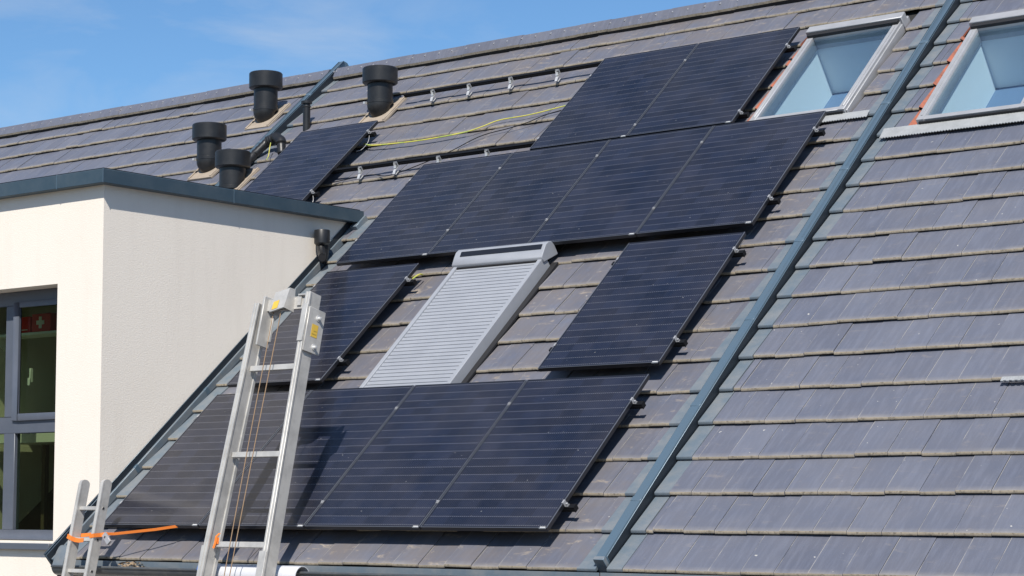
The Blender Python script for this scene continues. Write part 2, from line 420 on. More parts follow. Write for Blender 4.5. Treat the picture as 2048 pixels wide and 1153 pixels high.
HL = empty('terraced_house', (-6.5, 3.2, GZ), 'left terraced house, its grey tiled roof beyond the first party strip, with two black vents', 'house', 'terraced houses under one ridge')
HM = empty('terraced_house', (0.9, 3.2, GZ), 'middle terraced house with cream dormer and the roof that carries the solar panels', 'house', 'terraced houses under one ridge')
HR = empty('terraced_house', (8.5, 3.2, GZ), 'right terraced house, bare clean tiled roof with one roof window at the upper right', 'house', 'terraced houses under one ridge')

def tiles(mb, ulim, zones, k0, k1, dirt, metal=None):
    """ulim(k)->(ua,ub); zones: list of (u0,u1,v0,v1,cutmat)"""
    for k in range(k0, k1):
        v = V0+GA*k
        ua, ub = ulim(k)
        ph = 7.761-0.121*(k-1)
        n0 = math.floor((ua-ph)/TW)-1; n1 = math.ceil((ub-ph)/TW)+1
        vmax = min(v+GA+0.035, VR-0.02)
        wav = random.uniform(-0.002, 0.002)
        for n in range(n0, n1):
            a = ph+n*TW; b = a+TW
            segs = [(max(a, ua), min(b, ub), False, False)]
            for (zu0, zu1, zv0, zv1, cut) in zones:
                vm = v+GA*0.5
                if vm < zv0 or vm > zv1: continue
                ns = []
                for (x0, x1, cl, cr) in segs:
                    if x1 <= zu0 or x0 >= zu1: ns.append((x0, x1, cl, cr)); continue
                    if x0 < zu0: ns.append((x0, zu0+random.uniform(-.012, 0.004), cl, True))
                    if x1 > zu1: ns.append((zu1, x1, True, cr))
                segs = ns
            for (x0, x1, cl, cr) in segs:
                if x1-x0 < 0.03: continue
                rnd = min(1, max(0, random.gauss(0.5, 0.29)))
                jn = random.uniform(-0.0045, 0.0045); jv = random.uniform(-0.005, 0.004); jt = random.uniform(-0.002, 0.002)
                if random.random() < 0.03: jn += 0.006
                tile(mb, x0+0.0016, x1-0.0016, v+jv, vmax, jn+wav, jt, rnd, dirt(0.5*(x0+x1), v), (x0-a)/TW, cl, cr)

DN = -0.150; TT = 0.028
def tile(mb, x0, x1, v, vm, jn, jt, rnd, dirt, us, cl, cr, top=0, nose=1):
    L = vm-v
    sl = -0.036/(GA)
    prof = [(L, DN+sl*L-0.012), (0.012, DN-TT+0.002), (0.0, DN-TT+0.006), (0.0005, DN-0.013), (0.008, DN-0.003), (0.020, DN+sl*0.02), (L, DN+sl*L)]
    P = []
    for (x, s) in ((x0, -1), (x1, 1)):
        for (dv, d) in prof: P.append(pt(x, v+dv, d+jn+jt*s))
    i = mb.add(P); n = len(prof)
    us = max(us, 0.0)
    for q in range(n-1):
        m = nose if q in (1, 2, 3) else top
        va, vb = prof[q][0]/L, prof[q+1][0]/L
        e = 1.0
        uvs = [(us+0.0, va), (us+0.0, vb), (e, vb), (e, va)] if q == 5 else None
        if q == 4: m = top; uvs = [(us, 0), (us, 0.02), (e, 0.02), (e, 0)]
        mb.face((i+q, i+q+1, i+n+q+1, i+n+q), m, uvs, rnd, dirt)
    mb.face([i+q for q in range(n)], 2 if cl else top, None, rnd, dirt)
    mb.face([i+n+q for q in range(n-1, -1, -1)], 2 if cr else top, None, rnd, dirt)

def dirt_mid(u, v):
    return max(0.15, min(1.0, 0.95-0.10*abs(u-1.8)+random.uniform(-.15, .15)))
def roof_sheet(mb, rects, m=3):
    for (a, b, c, d) in rects:
        mb.box((a, c, -0.235), (b, d, -0.215), ROOF, m)
def back_slope(mb, x0, x1, m=0):
    R = pt(0, VR+0.02, -0.17); 
    A = Vector((x0, R.y, R.z)); B = Vector((x1, R.y, R.z)); dv = Vector((0, 6.4, -5.4))
    mb.quad([A, B, B+dv, A+dv], m)

KM = 22
# left roof
mb = MB(); mb.useuv = True
tiles(mb, lambda k: (-10.2, XL-0.06), [], 0, KM, lambda u, v: 0.12+random.uniform(0, .1))
roof_sheet(mb, [(-10.2, XL-0.03, -0.16, VR)]); back_slope(mb, -10.2, XL-0.02)
mb.build('roof', ['tile', 'nose', 'terracotta', 'underlay'], HL)
# middle roof
mb = MB(); mb.useuv = True
UC = -0.265
zM = [(S1[0]-0.105, S1[1]+0.03, S1[2]-0.05, S1[3]+0.1, 2), (SH[0]+0.12, SH[1]-0.12, SH[2]+0.2, SH[3]-0.2, 0)]
def ulim_mid(k):
    v = V0+GA*k
    return ((UC if v < 4.35 else (XL+0.075)), XR-0.180)
tiles(mb, ulim_mid, zM, 0, KM, dirt_mid)
# narrow the reveal hole of the roof window in the underlay
roof_sheet(mb, [(-0.5, XR-0.02, -0.16, 5.60), (XL+0.03, -0.5, 4.9, 5.60), (XL+0.03, S1[0], 5.60, VR), (S1[1], XR-0.02, 5.60, VR), (S1[0], S1[1], S1[3], VR)])
back_slope(mb, XL+0.02, XR-0.02)
mb.build('roof', ['tile', 'nose', 'terracotta', 'underlay'], HM)
# right roof
mb = MB(); mb.useuv = True
zR = [(S2[0]-0.105, S2[1]+0.03, S2[2]-0.10, S2[3]+0.1, 2)]
tiles(mb, lambda k: (XR+0.180, 12.2), zR, 0, KM, lambda u, v: 0.10+random.uniform(0, .15))
roof_sheet(mb, [(XR+0.02, 12.2, -0.16, 5.20), (XR+0.02, S2[0], 5.20, VR), (S2[1], 12.2, 5.20, VR), (S2[0], S2[1], S2[3], VR)])
back_slope(mb, XR+0.02, 12.2)
mb.build('roof', ['tile', 'nose', 'terracotta', 'underlay'], HR)

# ridge caps
def ridge(parent, x0, x1):
    mb = MB(); mb.useuv = True
    x = x0
    while x < x1-0.05:
        e = min(x+0.40, x1)
        dj = random.uniform(-0.004, 0.004)
        def P(v, d): return EV*v+EN*(d+dj)
        pk = pt(0, VR+0.035, -0.075)
        pr = [P(8.195, -0.138), P(8.20, -0.112), P(8.245, -0.090), P(8.335, -0.066), Vector((0, pk.y+0.05, pk.z+dj)),
              Vector((0, pk.y+0.14, pk.z-0.03)), Vector((0, pk.y+0.22, pk.z-0.12)), Vector((0, pk.y+0.20, pk.z-0.14)), Vector((0, pk.y, pk.z-0.06)), P(8.22, -0.140)]
        i = len(mb.f)
        mb.prism(pr, EX*(x+0.0015), EX*(e+0.012), 0)
        r_ = random.gauss(.4, .2)
        for q in range(i, len(mb.f)): mb.rnd[q] = r_; mb.dirt[q] = 0.25
        mb.m[i] = 1; mb.m[i+9] = 1
        # clips: two bright rivets per cap
        for cx in (x+0.02, x+0.21):
            mb.box((cx, 8.262, -0.088), (cx+0.012, 8.290, -0.0755), ROOF, 2)
        x = e
    # dark bedding roll
    mb.box((x0, 8.20, -0.19), (x1, 8.33, -0.140), ROOF, 3)
    return mb.build('ridge', ['tile', 'nose', 'alupaint', 'underlay'], parent)
ridge(HL, -10.2, XL-0.06); ridge(HM, XL+0.07, XR-0.055); ridge(HR, XR+0.06, 12.2)

# party-wall strips: a raised sheet rib with soaker pieces in every course on both sides
def rib(parent, xc, w_, v0, v1, dtop, name='party_strip'):
    mb = MB()
    mb.box((xc-w_/2, v0, -0.22), (xc+w_/2, v1, dtop), ROOF, 0)
    mb.box((xc-w_/2-0.004, v0-0.006, dtop-0.115), (xc+w_/2+0.004, v0+0.03, dtop+0.004), ROOF, 1)
    for vv in [v0+1.05*i+0.6 for i in range(9)]:
        if vv < v1-0.2: mb.box((xc-w_/2-0.003, vv, -0.20), (xc+w_/2+0.003, vv+0.05, dtop+0.003), ROOF, 0)
    mb.box((xc+w_/2+0.0005, v0+0.04, -0.22), (xc+w_/2+0.006, v1-0.1, dtop-0.010), ROOF, 2)  # dark plate paints the shade onto the rib's right face
    # cap over the ridge
    if v1 > 8:
        E = pt(0, v1, dtop); B = pt(0, v1, dtop-0.13)
        pol = [Vector((0, E.y, E.z)), Vector((0, E.y+0.07, E.z-0.01)), Vector((0, E.y+0.35, E.z-0.30)), Vector((0, B.y+0.25, B.z-0.3)), Vector((0, B.y, B.z))]
        mb.prism(pol, EX*(xc-w_/2), EX*(xc+w_/2), 0)
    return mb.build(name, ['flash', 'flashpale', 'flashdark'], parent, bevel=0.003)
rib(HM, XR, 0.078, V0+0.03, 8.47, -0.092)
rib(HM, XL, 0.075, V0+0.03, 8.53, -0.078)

def soakers(parent, x0, x1, k0, k1, lift=0.004, name='soaker', nose='flashpale'):
    mb = MB(); mb.useuv = True
    for k in range(k0, k1):
        v = V0+GA*k
        tile(mb, x0+random.uniform(-.004, .004), x1+random.uniform(-.008, .008), v-0.006+random.uniform(-.004, .004), v+GA+0.02, lift+random.uniform(-.002, .002), 0, 0.5, 0, 0, False, False, 0, 1)
        for f_ in range(len(mb.f)-8, len(mb.f)):
            if mb.m[f_] == 2: mb.m[f_] = 0
    return mb.build(name, ['flashpale', nose], parent)
soakers(HM, XR-0.190, XR-0.04, 0, KM); soakers(HR, XR+0.058, XR+0.178, 0, KM)
soakers(HM, XL+0.035, XL+0.14, 9, KM); soakers(HL, XL-0.12, XL-0.035, 0, KM)
soakers(HM, -0.395, UC+0.01, 0, 13, nose='nose')
# dark strip painted in for the shade in the gap beside the right rib
mb = MB(); mb.box((XR+0.044, V0, -0.214), (XR+0.06, 8.3, -0.19), ROOF, 0); mb.build('party_gap_shade', ['flashdark'], HR)

# eaves board, gutter
def gutter(parent, x0, x1, endcap=False):
    mb = MB(); n = 12; c = Vector((0, -0.145, -0.345)); r = 0.075
    arc = [c+Vector((0, -cos(pi*q/n)*r, -sin(pi*q/n)*r)) for q in range(n+1)]
    inn = [c+Vector((0, -cos(pi*q/n)*(r-0.004), -sin(pi*q/n)*(r-0.004))) for q in range(n, -1, -1)]
    mb.prism(arc+inn, EX*x0, EX*x1, 0)
    mb.tube([(x0, c.y-r, c.z+0.002), (x1, c.y-r, c.z+0.002)], 0.011, 10, 0)
    for xx in [x0+0.25+0.7*i for i in range(int((x1-x0)/0.7))]:
        mb.box((xx, c.y-r-0.005, c.z-0.004), (xx+0.03, c.y+r, c.z+0.006), WORLD, 0)
    if endcap: mb.prism(arc, EX*(x0-0.004), EX*x0, 0)
    # drip sheet running from the tiles into the gutter
    mb.box((x0, V0-0.005, -0.232), (x1, V0+0.22, -0.224), ROOF, 1)
    mb.box((x0, -0.094, -0.358), (x1, -0.090, -0.294), WORLD, 2)
    mb.quad([Vector((x0, -0.02, -0.312)), Vector((x1, -0.02, -0.312)), Vector((x1, -0.088, -0.352)), Vector((x0, -0.088, -0.352))], 1)
    return mb.build('gutter', ['gutter', 'flashdark', 'flashpale'], parent)
gutter(HM, -0.36, XR, True); gutter(HR, XR+0.01, 12.2)

# walls below the eaves and gables
def walls(parent, x0, x1, y0=0.42):
    mb = MB(); R = pt(0, VR, -0.25); t_ = 0.3
    zt = pt(0, 0, -0.25).z
    zy = lambda y: (y-pt(0, 0, -0.25).y)*math.tan(TH)+zt
    mb.box((x0, y0, GZ), (x1, y0+t_, zy(y0)-0.02), WORLD, 0)
    yb = R.y+5.6
    for xx in (x0, x1-t_):
        mb.prism([Vector((0, y0+t_, GZ)), Vector((0, yb, GZ)), Vector((0, yb, R.z-4.9)), Vector((0, R.y, R.z-0.05)), Vector((0, y0+t_, zy(y0+t_)-0.05))], EX*xx, EX*(xx+t_), 0)
    mb.box((x0+t_, yb-t_, GZ), (x1-t_, yb, R.z-4.9), WORLD, 0)
    o = mb.build('wall', ['stucco'], parent)
    # boarded soffit under the eaves
    ms = MB()
    ms.box((x0, -0.06, -0.475), (x1, y0-0.002, -0.45), WORLD, 0)
    for i in range(int((x1-x0)/0.22)):
        ms.box((x0+0.22*i, -0.061, -0.47), (x0+0.22*i+0.02, 0.10, -0.20), WORLD, 0) if False else None
    ms.box((x0, -0.068, -0.475), (x1, -0.046, -0.30), WORLD, 0)
    ms.build('soffit', ['soffit'], parent)
    return o
walls(HR, XR, 12.2)

# middle house: front wall is one plane that rises into the dormer
Y0, XC = 0.405, -0.500
DZ = 2.96                    # underside of the dormer fascia
DX0 = -3.12
WX0, WX1, WZ0, WZ1 = -2.75, -1.095, -0.165, 2.12
mb = MB()
t_ = 0.30
mb.box((DX0, Y0, WZ1), (XC, Y0+t_, DZ+0.1), WORLD, 0)
mb.box((WX1, Y0, WZ0), (XC, Y0+t_, WZ1-0.0), WORLD, 0)
mb.box((DX0, Y0, WZ0), (WX0, Y0+t_, WZ1), WORLD, 0)
mb.box((DX0, Y0, GZ), (XC, Y0+t_, WZ0), WORLD, 0)
# cheek
rz = lambda y: (y+0.25*sin(TH))*math.tan(TH)-0.25*cos(TH)
mb.prism([Vector((0, Y0+t_, -0.6)), Vector((0, 4.2, 2.2)), Vector((0, 4.2, DZ+0.1)), Vector((0, Y0+t_, DZ+0.1))], EX*(XC-0.3), EX*XC, 0)
mb.prism([Vector((0, Y0+t_, -0.6)), Vector((0, 4.2, 2.2)), Vector((0, 4.2, DZ+0.1)), Vector((0, Y0+t_, DZ+0.1))], EX*DX0, EX*(DX0+0.3), 0)
mb.build('dormer_wall', ['stucco'], HM)
mb = MB()
mb.box((XC, 0.46, GZ), (XR, 0.76, -0.20), WORLD, 0)
R_ = pt(0, VR, -0.25); yb = R_.y+5.6
mb.build('wall', ['stucco'], HM)
mb = MB(); mb.box((XL, yb-0.3, GZ), (XR, yb, R_.z-4.9), WORLD, 0); mb.build('wall', ['stucco'], HM)
ms = MB()
ms.box((XC+0.03, -0.06, -0.475), (XR, 0.455, -0.45), WORLD, 0); ms.box((XC+0.03, -0.068, -0.475), (XR, -0.046, -0.30), WORLD, 0)
ms.build('soffit', ['soffit'], HM)
walls(HL, -10.2, XL-0.02)
gutter(HL, -10.2, XL-0.03)

# dormer flat roof with fascia (overhang 8 cm)
mb = MB()
FE = 0.098; FT, FB = 3.078, 2.955
mb.box((DX0-FE, Y0-FE, FB), (XC+FE, 3.74, FT), WORLD, 0)
mb.build('dormer_fascia', ['fascia'], HM, bevel=0.004)
mb = MB(); mb.box((DX0-FE+0.02, Y0-FE+0.02, FT), (XC+FE-0.02, 3.7, FT+0.012), WORLD, 0); mb.build('dormer_roof', ['flashdark'], HM)
# seam covers on the fascia
for (lo, hi) in [((xx, Y0-FE-0.003, FB-0.003), (xx+0.006, Y0-FE+0.02, FT+0.003)) for xx in (-1.02, -2.3)]+[((XC+FE-0.001, Y0-FE-0.0035, FB), (XC+FE+0.0035, Y0-FE+0.001, FT+0.002)), ((XC+FE-0.02, 1.9, FB-0.003), (XC+FE+0.003, 1.906, FT+0.003))]:
    mb = MB(); mb.box(lo, hi); mb.build('fascia_joint', ['flash'], HM)

# cheek flashing: upstand, dark channel, small rib, free verge at the eaves
mb = MB()
mb.box((XC+0.002, -0.30, -0.21), (XC+0.010, 4.72, -0.085), ROOF, 1)
mb.box((XC+0.011, -0.28, -0.21), (XC+0.034, 4.74, -0.142), ROOF, 2)
mb.box((XC+0.035, -0.26, -0.22), (XC+0.11, 4.80, -0.200), ROOF, 1)
mb.box((XC-0.012, -0.30, -0.080), (XC+0.004, 0.50, -0.068), ROOF, 1)
mb.box((XC-0.012, -0.30, -0.30), (XC+0.0015, 0.44, -0.082), ROOF, 1)
for vv in (0.9, 2.0, 3.1, 4.2): mb.box((XC+0.010, vv, -0.205), (XC+0.0365, vv+0.05, -0.139), ROOF, 0)
# small triangular end piece under the fascia
mb.box((XC+0.035, 4.62, -0.195), (XC+0.12, 4.82, -0.125), ROOF, 2)
mb.build('cheek_flashing', ['flash', 'flashdark', 'flashpale'], HM, bevel=0.002)
# pale curved end piece leading into the gutter
mb = MB(); n = 8
arc = [Vector((0, -0.09-0.12*sin(pi/2*q/n), -0.20-0.15*(1-cos(pi/2*q/n)))) for q in range(n+1)]
arc = [Vector((0, -0.02-0.11*(q/n), -0.175-0.19*(q/n)**2)) for q in range(n+1)]
mb.prism(arc+[p+Vector((0, 0.006, -0.008)) for p in reversed(arc)], EX*(XC+0.03), EX*(XC+0.16), 0)
mb.build('flashing_end', ['flashpale'], HM)

# ------------------------------------------------------------------ dormer window
YW = 0.62
mb = MB()
def fbox(x0, x1, z0, z1, y0=YW, y1=YW+0.07, m=0): mb.box((x0, y0, z0), (x1, y1, z1), WORLD, m)
zs = (-0.160, -0.068, 0.812, 0.960, 1.990, 2.118)
fbox(WX0, WX1+0.02, zs[0], zs[1]); fbox(WX0, WX1+0.02, zs[2], zs[3]); fbox(WX0, WX1+0.02, zs[4], zs[5])
fbox(-1.16, WX1+0.02, zs[1], zs[2]); fbox(-1.16, WX1+0.02, zs[3], zs[4])
fbox(-2.068, -1.913, zs[1], zs[2]); fbox(-2.068, -1.928, zs[3], zs[4])
fbox(WX0, WX0+0.09, zs[1], zs[2]); fbox(WX0, WX0+0.09, zs[3], zs[4])
wf = mb.build('window', ['frame'], HM, bevel=0.004)
mb = MB()       # opening sash of the upper right light, set proud
for (x0, x1, z0, z1) in ((-1.938, -1.853, 0.927, 2.015), (-1.853, -1.15, 0.927, 0.988), (-1.853, -1.15, 1.965, 2.015), (-1.21, -1.15, 0.988, 1.965)):
    mb.box((x0, YW-0.025, z0), (x1, YW-0.002, z1))
mb.build('sash', ['frame'], wf, bevel=0.004)
mb = MB()
for (x0, x1, z0, z1) in ((-1.928, -1.16, zs[1], zs[2]), (-1.938, -1.16, zs[3], zs[4]), (WX0+0.08, -2.058, zs[1], zs[2]), (WX0+0.08, -2.058, zs[3], zs[4])):
    mb.quad([(x0, YW+0.035, z0), (x1, YW+0.035, z0), (x1, YW+0.035, z1), (x0, YW+0.035, z1)])
mb.build('pane', ['glass'], wf)
mb = MB()
mb.box((-1.838, YW+0.072, 1.25), (-1.810, YW+0.085, 1.32)); mb.box((-1.832, YW+0.086, 1.28), (-1.816, YW+0.12, 1.41))
mb.build('handle', ['white'], wf, bevel=0.003)
mb = MB()
mb.box((WX0, Y0-0.055, -0.205), (WX1+0.015, YW+0.02, -0.180)); mb.box((WX0, Y0-0.058, -0.235), (WX1+0.015, Y0-0.048, -0.178))
mb.build('sill', ['frame'], wf, bevel=0.003)
# the room behind the panes
mb = MB()
mb.quad([(-3.1, 2.6, -0.35), (-0.81, 2.6, -0.35), (-0.81, 2.6, 2.6), (-3.1, 2.6, 2.6)], 0)
mb.quad([(-3.1, 0.71, -0.35), (-3.1, 2.6, -0.35), (-3.1, 2.6, 2.6), (-3.1, 0.71, 2.6)], 0)
mb.quad([(-0.81, 0.71, -0.35), (-0.81, 2.6, -0.35), (-0.81, 2.6, 2.6), (-0.81, 0.71, 2.6)], 0)
mb.quad([(-3.1, 0.6, -0.35), (-0.81, 0.6, -0.35), (-0.81, 2.6, -0.35), (-3.1, 2.6, -0.35)], 1)
mb.quad([(-3.1, 0.6, 2.6), (-0.81, 0.6, 2.6), (-0.81, 2.6, 2.6), (-3.1, 2.6, 2.6)], 0)
mb.build('room', ['room', 'roomdark'], HM)
# table inside
tb = empty('table', (-2.05, 1.3, -0.35), 'white table top seen through the lower pane of the dormer window', 'table')
mb = MB(); mb.box((-2.75, 1.0, 0.735), (-1.35, 1.65, 0.822)); mb.build('table_top', ['white'], tb, bevel=0.004)
for (x, y) in ((-2.65, 1.1), (-1.45, 1.1), (-2.65, 1.55), (-1.45, 1.55)):
    mb = MB(); mb.box((x, y, -0.35), (x+0.05, y+0.05, 0.734)); mb.build('leg', ['roomdark'], tb)
# shelf and first aid box
fa = empty('first_aid_box', (-2.1, 1.05, 1.775), 'red first aid box with white cross behind the upper window pane', 'first aid box')
mb = MB(); mb.box((-2.17, 1.0, 1.775), (-1.90, 1.16, 1.95)); mb.build('case', ['red'], fa, bevel=0.006)
mb = MB(); mb.box((-2.105+0.045, 0.995, 1.81), (-2.105+0.085, 0.9988, 1.92)); mb.box((-2.095, 0.9945, 1.846), (-1.985, 0.9984, 1.884)); mb.build('cross', ['white'], fa)
fb = MB(); fb.box((-2.42, 1.0, 1.775), (-2.19, 1.15, 1.93)); fb.box((-2.40, 0.996, 1.80), (-2.22, 0.9995, 1.81), m=1)
tag(fb.build('storage_box', ['red', 'white'], bevel=0.005), 'plain red box left of the first aid box behind the window', 'box')
sh = empty('shelf', (-2.1, 1.1, 1.75), 'thin wall shelf inside the window, under the red boxes', 'shelf')
mb = MB(); mb.box((-2.9, 0.97, 1.752), (-1.55, 1.25, 1.774)); mb.build('board', ['white'], sh)
for x in (-2.8, -1.7):
    mb = MB(); mb.prism([Vector((x, 1.25, 1.751)), Vector((x, 1.25, 1.60)), Vector((x, 1.02, 1.751))], EX*0, EX*0.02); mb.build('bracket', ['white'], sh)

# ------------------------------------------------------------------ roof windows
def skylight(parent, S, name, apron, dz=0.0, hoodtop=0.0):
    u0, u1, v0, v1 = S; dt = -0.085
    mb = MB(); fwid = 0.066
    mb.box((u0, v0, -0.22), (u0+fwid, v1, dt), ROOF); mb.box((u1-fwid, v0, -0.22), (u1, v1, dt), ROOF)
    mb.box((u0+fwid, v0+0.005, -0.17), (u1-fwid, v0+0.062, dt-0.006), ROOF)
    mb.box((u0+fwid, v1-0.12, -0.22), (u1-fwid, v1, dt-0.004), ROOF)
    # stepped profile on each side cover
    for (a, b) in ((u0-0.012, u0+0.012), (u1-0.012, u1+0.012)): mb.box((a, v0+0.02, -0.20), (b, v1-0.02, dt-0.028), ROOF)
    for (a, b) in ((u0+0.024, u0+0.042), (u1-0.042, u1-0.024)): mb.box((a, v0+0.06, dt), (b, v1-0.16, dt+0.006), ROOF)
    wfm = mb.build(name, ['alupaint'], parent, bevel=0.004)
    mb = MB(); mb.box((u0-0.02, v1-0.075, -0.20), (u1+0.02, v1+0.035, dt+0.045), ROOF); mb.box((u0-0.015, v1+0.036, -0.20), (u1+0.015, v1+0.09, dt-0.03), ROOF)
    mb.build('hood', ['alupaint'], wfm, bevel=0.006)
    mb = MB(); mb.box((u0+0.01, v1-0.125, dt-0.003), (u1-0.01, v1-0.076, dt+0.028), ROOF)
    mb.build('gasket', ['dark'], wfm)
    mb = MB(); mb.box((u0+0.02, v0-0.012, -0.19), (u1-0.02, v0-0.001, dt-0.02), ROOF); mb.build('sill_strip', ['dark'], wfm)
    mb = MB(); mb.quad([pt(u0+0.07, v0+0.06, -0.112), pt(u1-0.07, v0+0.06, -0.088), pt(u1-0.07, v1-0.13, -0.112), pt(u0+0.07, v1-0.13, -0.112)])
    mb.build('pane', ['skyglass'], wfm)
    # white lined shaft below
    mb = MB(); a, b, c, d = u0+0.05, u1-0.05, v0+0.045, v1-0.11; z0, z1 = -0.125, -0.72
    C8 = [pt(a, c, z0), pt(b, c, z0), pt(b, d, z0), pt(a, d, z0)]; D8 = [pt(a, c, z1), pt(b, c, z1), pt(b, d, z1), pt(a, d, z1)]
    for q in range(4): mb.quad([C8[q], C8[(q+1) % 4], D8[(q+1) % 4], D8[q]], 0)
    mb.quad(D8, 1)
    mb.build('lining', ['reveal', 'deepblue'], wfm)
    # apron: pleated sheet with a toothed lower edge
    mb = MB(); au0, au1, av0 = apron; nt_ = int((au1-au0)/0.013)
    top = []; bot = []
    for q in range(nt_+1):
        x = au0+(au1-au0)*q/nt_; dd = 0.0016*(q % 2)
        top.append(pt(x, v0-0.005, -0.128+dd)); bot.append(pt(x, av0+0.012*(q % 2), -0.140+dd))
    i = mb.add(top); j = mb.add(bot)
    for q in range(nt_): mb.face((i+q, i+q+1, j+q+1, j+q))
    k_ = mb.add([p-EN*0.006 for p in bot])
    for q in range(nt_): mb.face((j+q, j+q+1, k_+q+1, k_+q))
    mb.build('apron', ['lead'], wfm)
    return wfm
s1 = skylight(HM, S1, 'roof_window', (3.72, 4.93, 5.54))
s2 = skylight(HR, S2, 'roof_window', (5.20, 6.9, 5.125))
# broken terracotta edges of the cut tiles along the roof windows' left sides
def cut_edges(parent, x, v0, v1, wd=0.03):
    mb = MB(); k0 = int((v0-V0)/GA); 
    for k in range(k0, int((v1-V0)/GA)+1):
        va = max(V0+GA*k, v0); vb = min(V0+GA*(k+1)+0.02, v1)
        n = 7
        for q in range(n):
            a = va+(vb-va)*q/n; b = va+(vb-va)*(q+1)/n
            s0 = DN-0.036*(a-(V0+GA*k))/GA; s1_ = DN-0.036*(b-(V0+GA*k))/GA
            wa = wd*random.uniform(0.5, 1.1)
            mb.quad([pt(x-0.004, a, s0+0.006), pt(x-0.004, b, s1_+0.006), pt(x+wa, b, s1_-0.026), pt(x+wa, a, s0-0.030)], 0)
    return mb.build('cut_tile_edge', ['terracotta'], parent)
cut_edges(HM, S1[0]-0.105, S1[2]-0.05, S1[3]-0.1, 0.05); cut_edges(HR, S2[0]-0.105, S2[2]-0.05, S2[3]-0.1, 0.05)
# short strip of apron at the right edge of the picture
mb = MB(); nt_ = 40
for q in range(nt_):
    x = 7.36+0.02*q; mb.box((x, 1.655+0.006*(q % 2), -0.150), (x+0.0195, 1.70, -0.138), ROOF)
lab(mb.build('apron_scrap', ['lead'], HR), 'short pleated lead strip sticking out from under a tile')

# roller shutter over a roof window
u0, u1, v0, v1 = SH
mb = MB()
FS = (pt(0, 0, 0), EX, EV, EN)
nsl = 30; dlo, dhi = -0.075, -0.045
lift = lambda v: dlo+(dhi-dlo)*(v-v0)/(v1-v0)
ns = 34; sv = (v1-0.16-(v0+0.04))/ns
poly = []
for q in range(ns):
    a = v0+0.04+sv*q
    poly += [(a, lift(a)-0.014), (a+sv*0.05, lift(a)-0.002), (a+sv*0.5, lift(a)+0.004), (a+sv*0.87, lift(a)-0.001), (a+sv*0.90, lift(a)-0.018), (a+sv*0.98, lift(a)-0.018)]
poly += [(v1-0.16, lift(v1)-0.05), (v0+0.04, lift(v0)-0.05)]
mb.prism([EV*a+EN*b for a, b in poly], EX*(u0+0.042), EX*(u1-0.042), 0)
shut = mb.build('roller_shutter', ['shutter'], HM)
lab(shut, 'closed light grey roller shutter over a roof window')
mb = MB()
for (a, b) in ((u0, u0+0.044), (u1-0.044, u1)):
    mb.prism([EV*v0+EN*(-0.17), EV*v0+EN*(lift(v0)+0.0), EV*(v0+0.03)+EN*(lift(v0)+0.016), EV*(v1-0.1)+EN*(lift(v1)+0.018), EV*(v1-0.1)+EN*(-0.15)], EX*a, EX*b, 0)
mb.box((u0+0.044, v0, -0.14), (u1-0.044, v0+0.035, lift(v0)+0.006), ROOF)
mb.build('side_rail', ['shutter'], shut, bevel=0.005)
mb = MB()
hp = [(v1+0.05, -0.13), (v1+0.065, -0.04), (v1+0.045, 0.012), (v1+0.005, 0.040), (v1-0.045, 0.045), (v1-0.095, 0.026), (v1-0.170, -0.008), (v1-0.175, -0.06)]
mb.prism([EV*a+EN*b for a, b in hp], EX*(u0-0.012), EX*(u1+0.012), 0)
mb.build('shutter_hood', ['shutter'], shut, bevel=0.006)
mb = MB(); A, B = hp[4], hp[5]
mb.quad([pt(u0+0.06, A[0], A[1]+0.004), pt(u1-0.02, A[0], A[1]+0.004), pt(u1-0.02, B[0], B[1]+0.004), pt(u0+0.06, B[0], B[1]+0.004)])
mb.build('solar_strip', ['pvframe'], shut)
mb = MB(); mb.box((u0+0.046, v1-0.19, lift(v1)-0.01), (u1-0.046, v1-0.176, lift(v1)+0.014), ROOF); mb.build('gasket', ['dark'], shut)
mb = MB(); mb.box((u1-0.02, v0+0.02, -0.165), (u1+0.055, v1-0.05, -0.148), ROOF); mb.build('side_gap_strip', ['dark'], shut)  # dark strip drawn in for the black gap beside the shutter

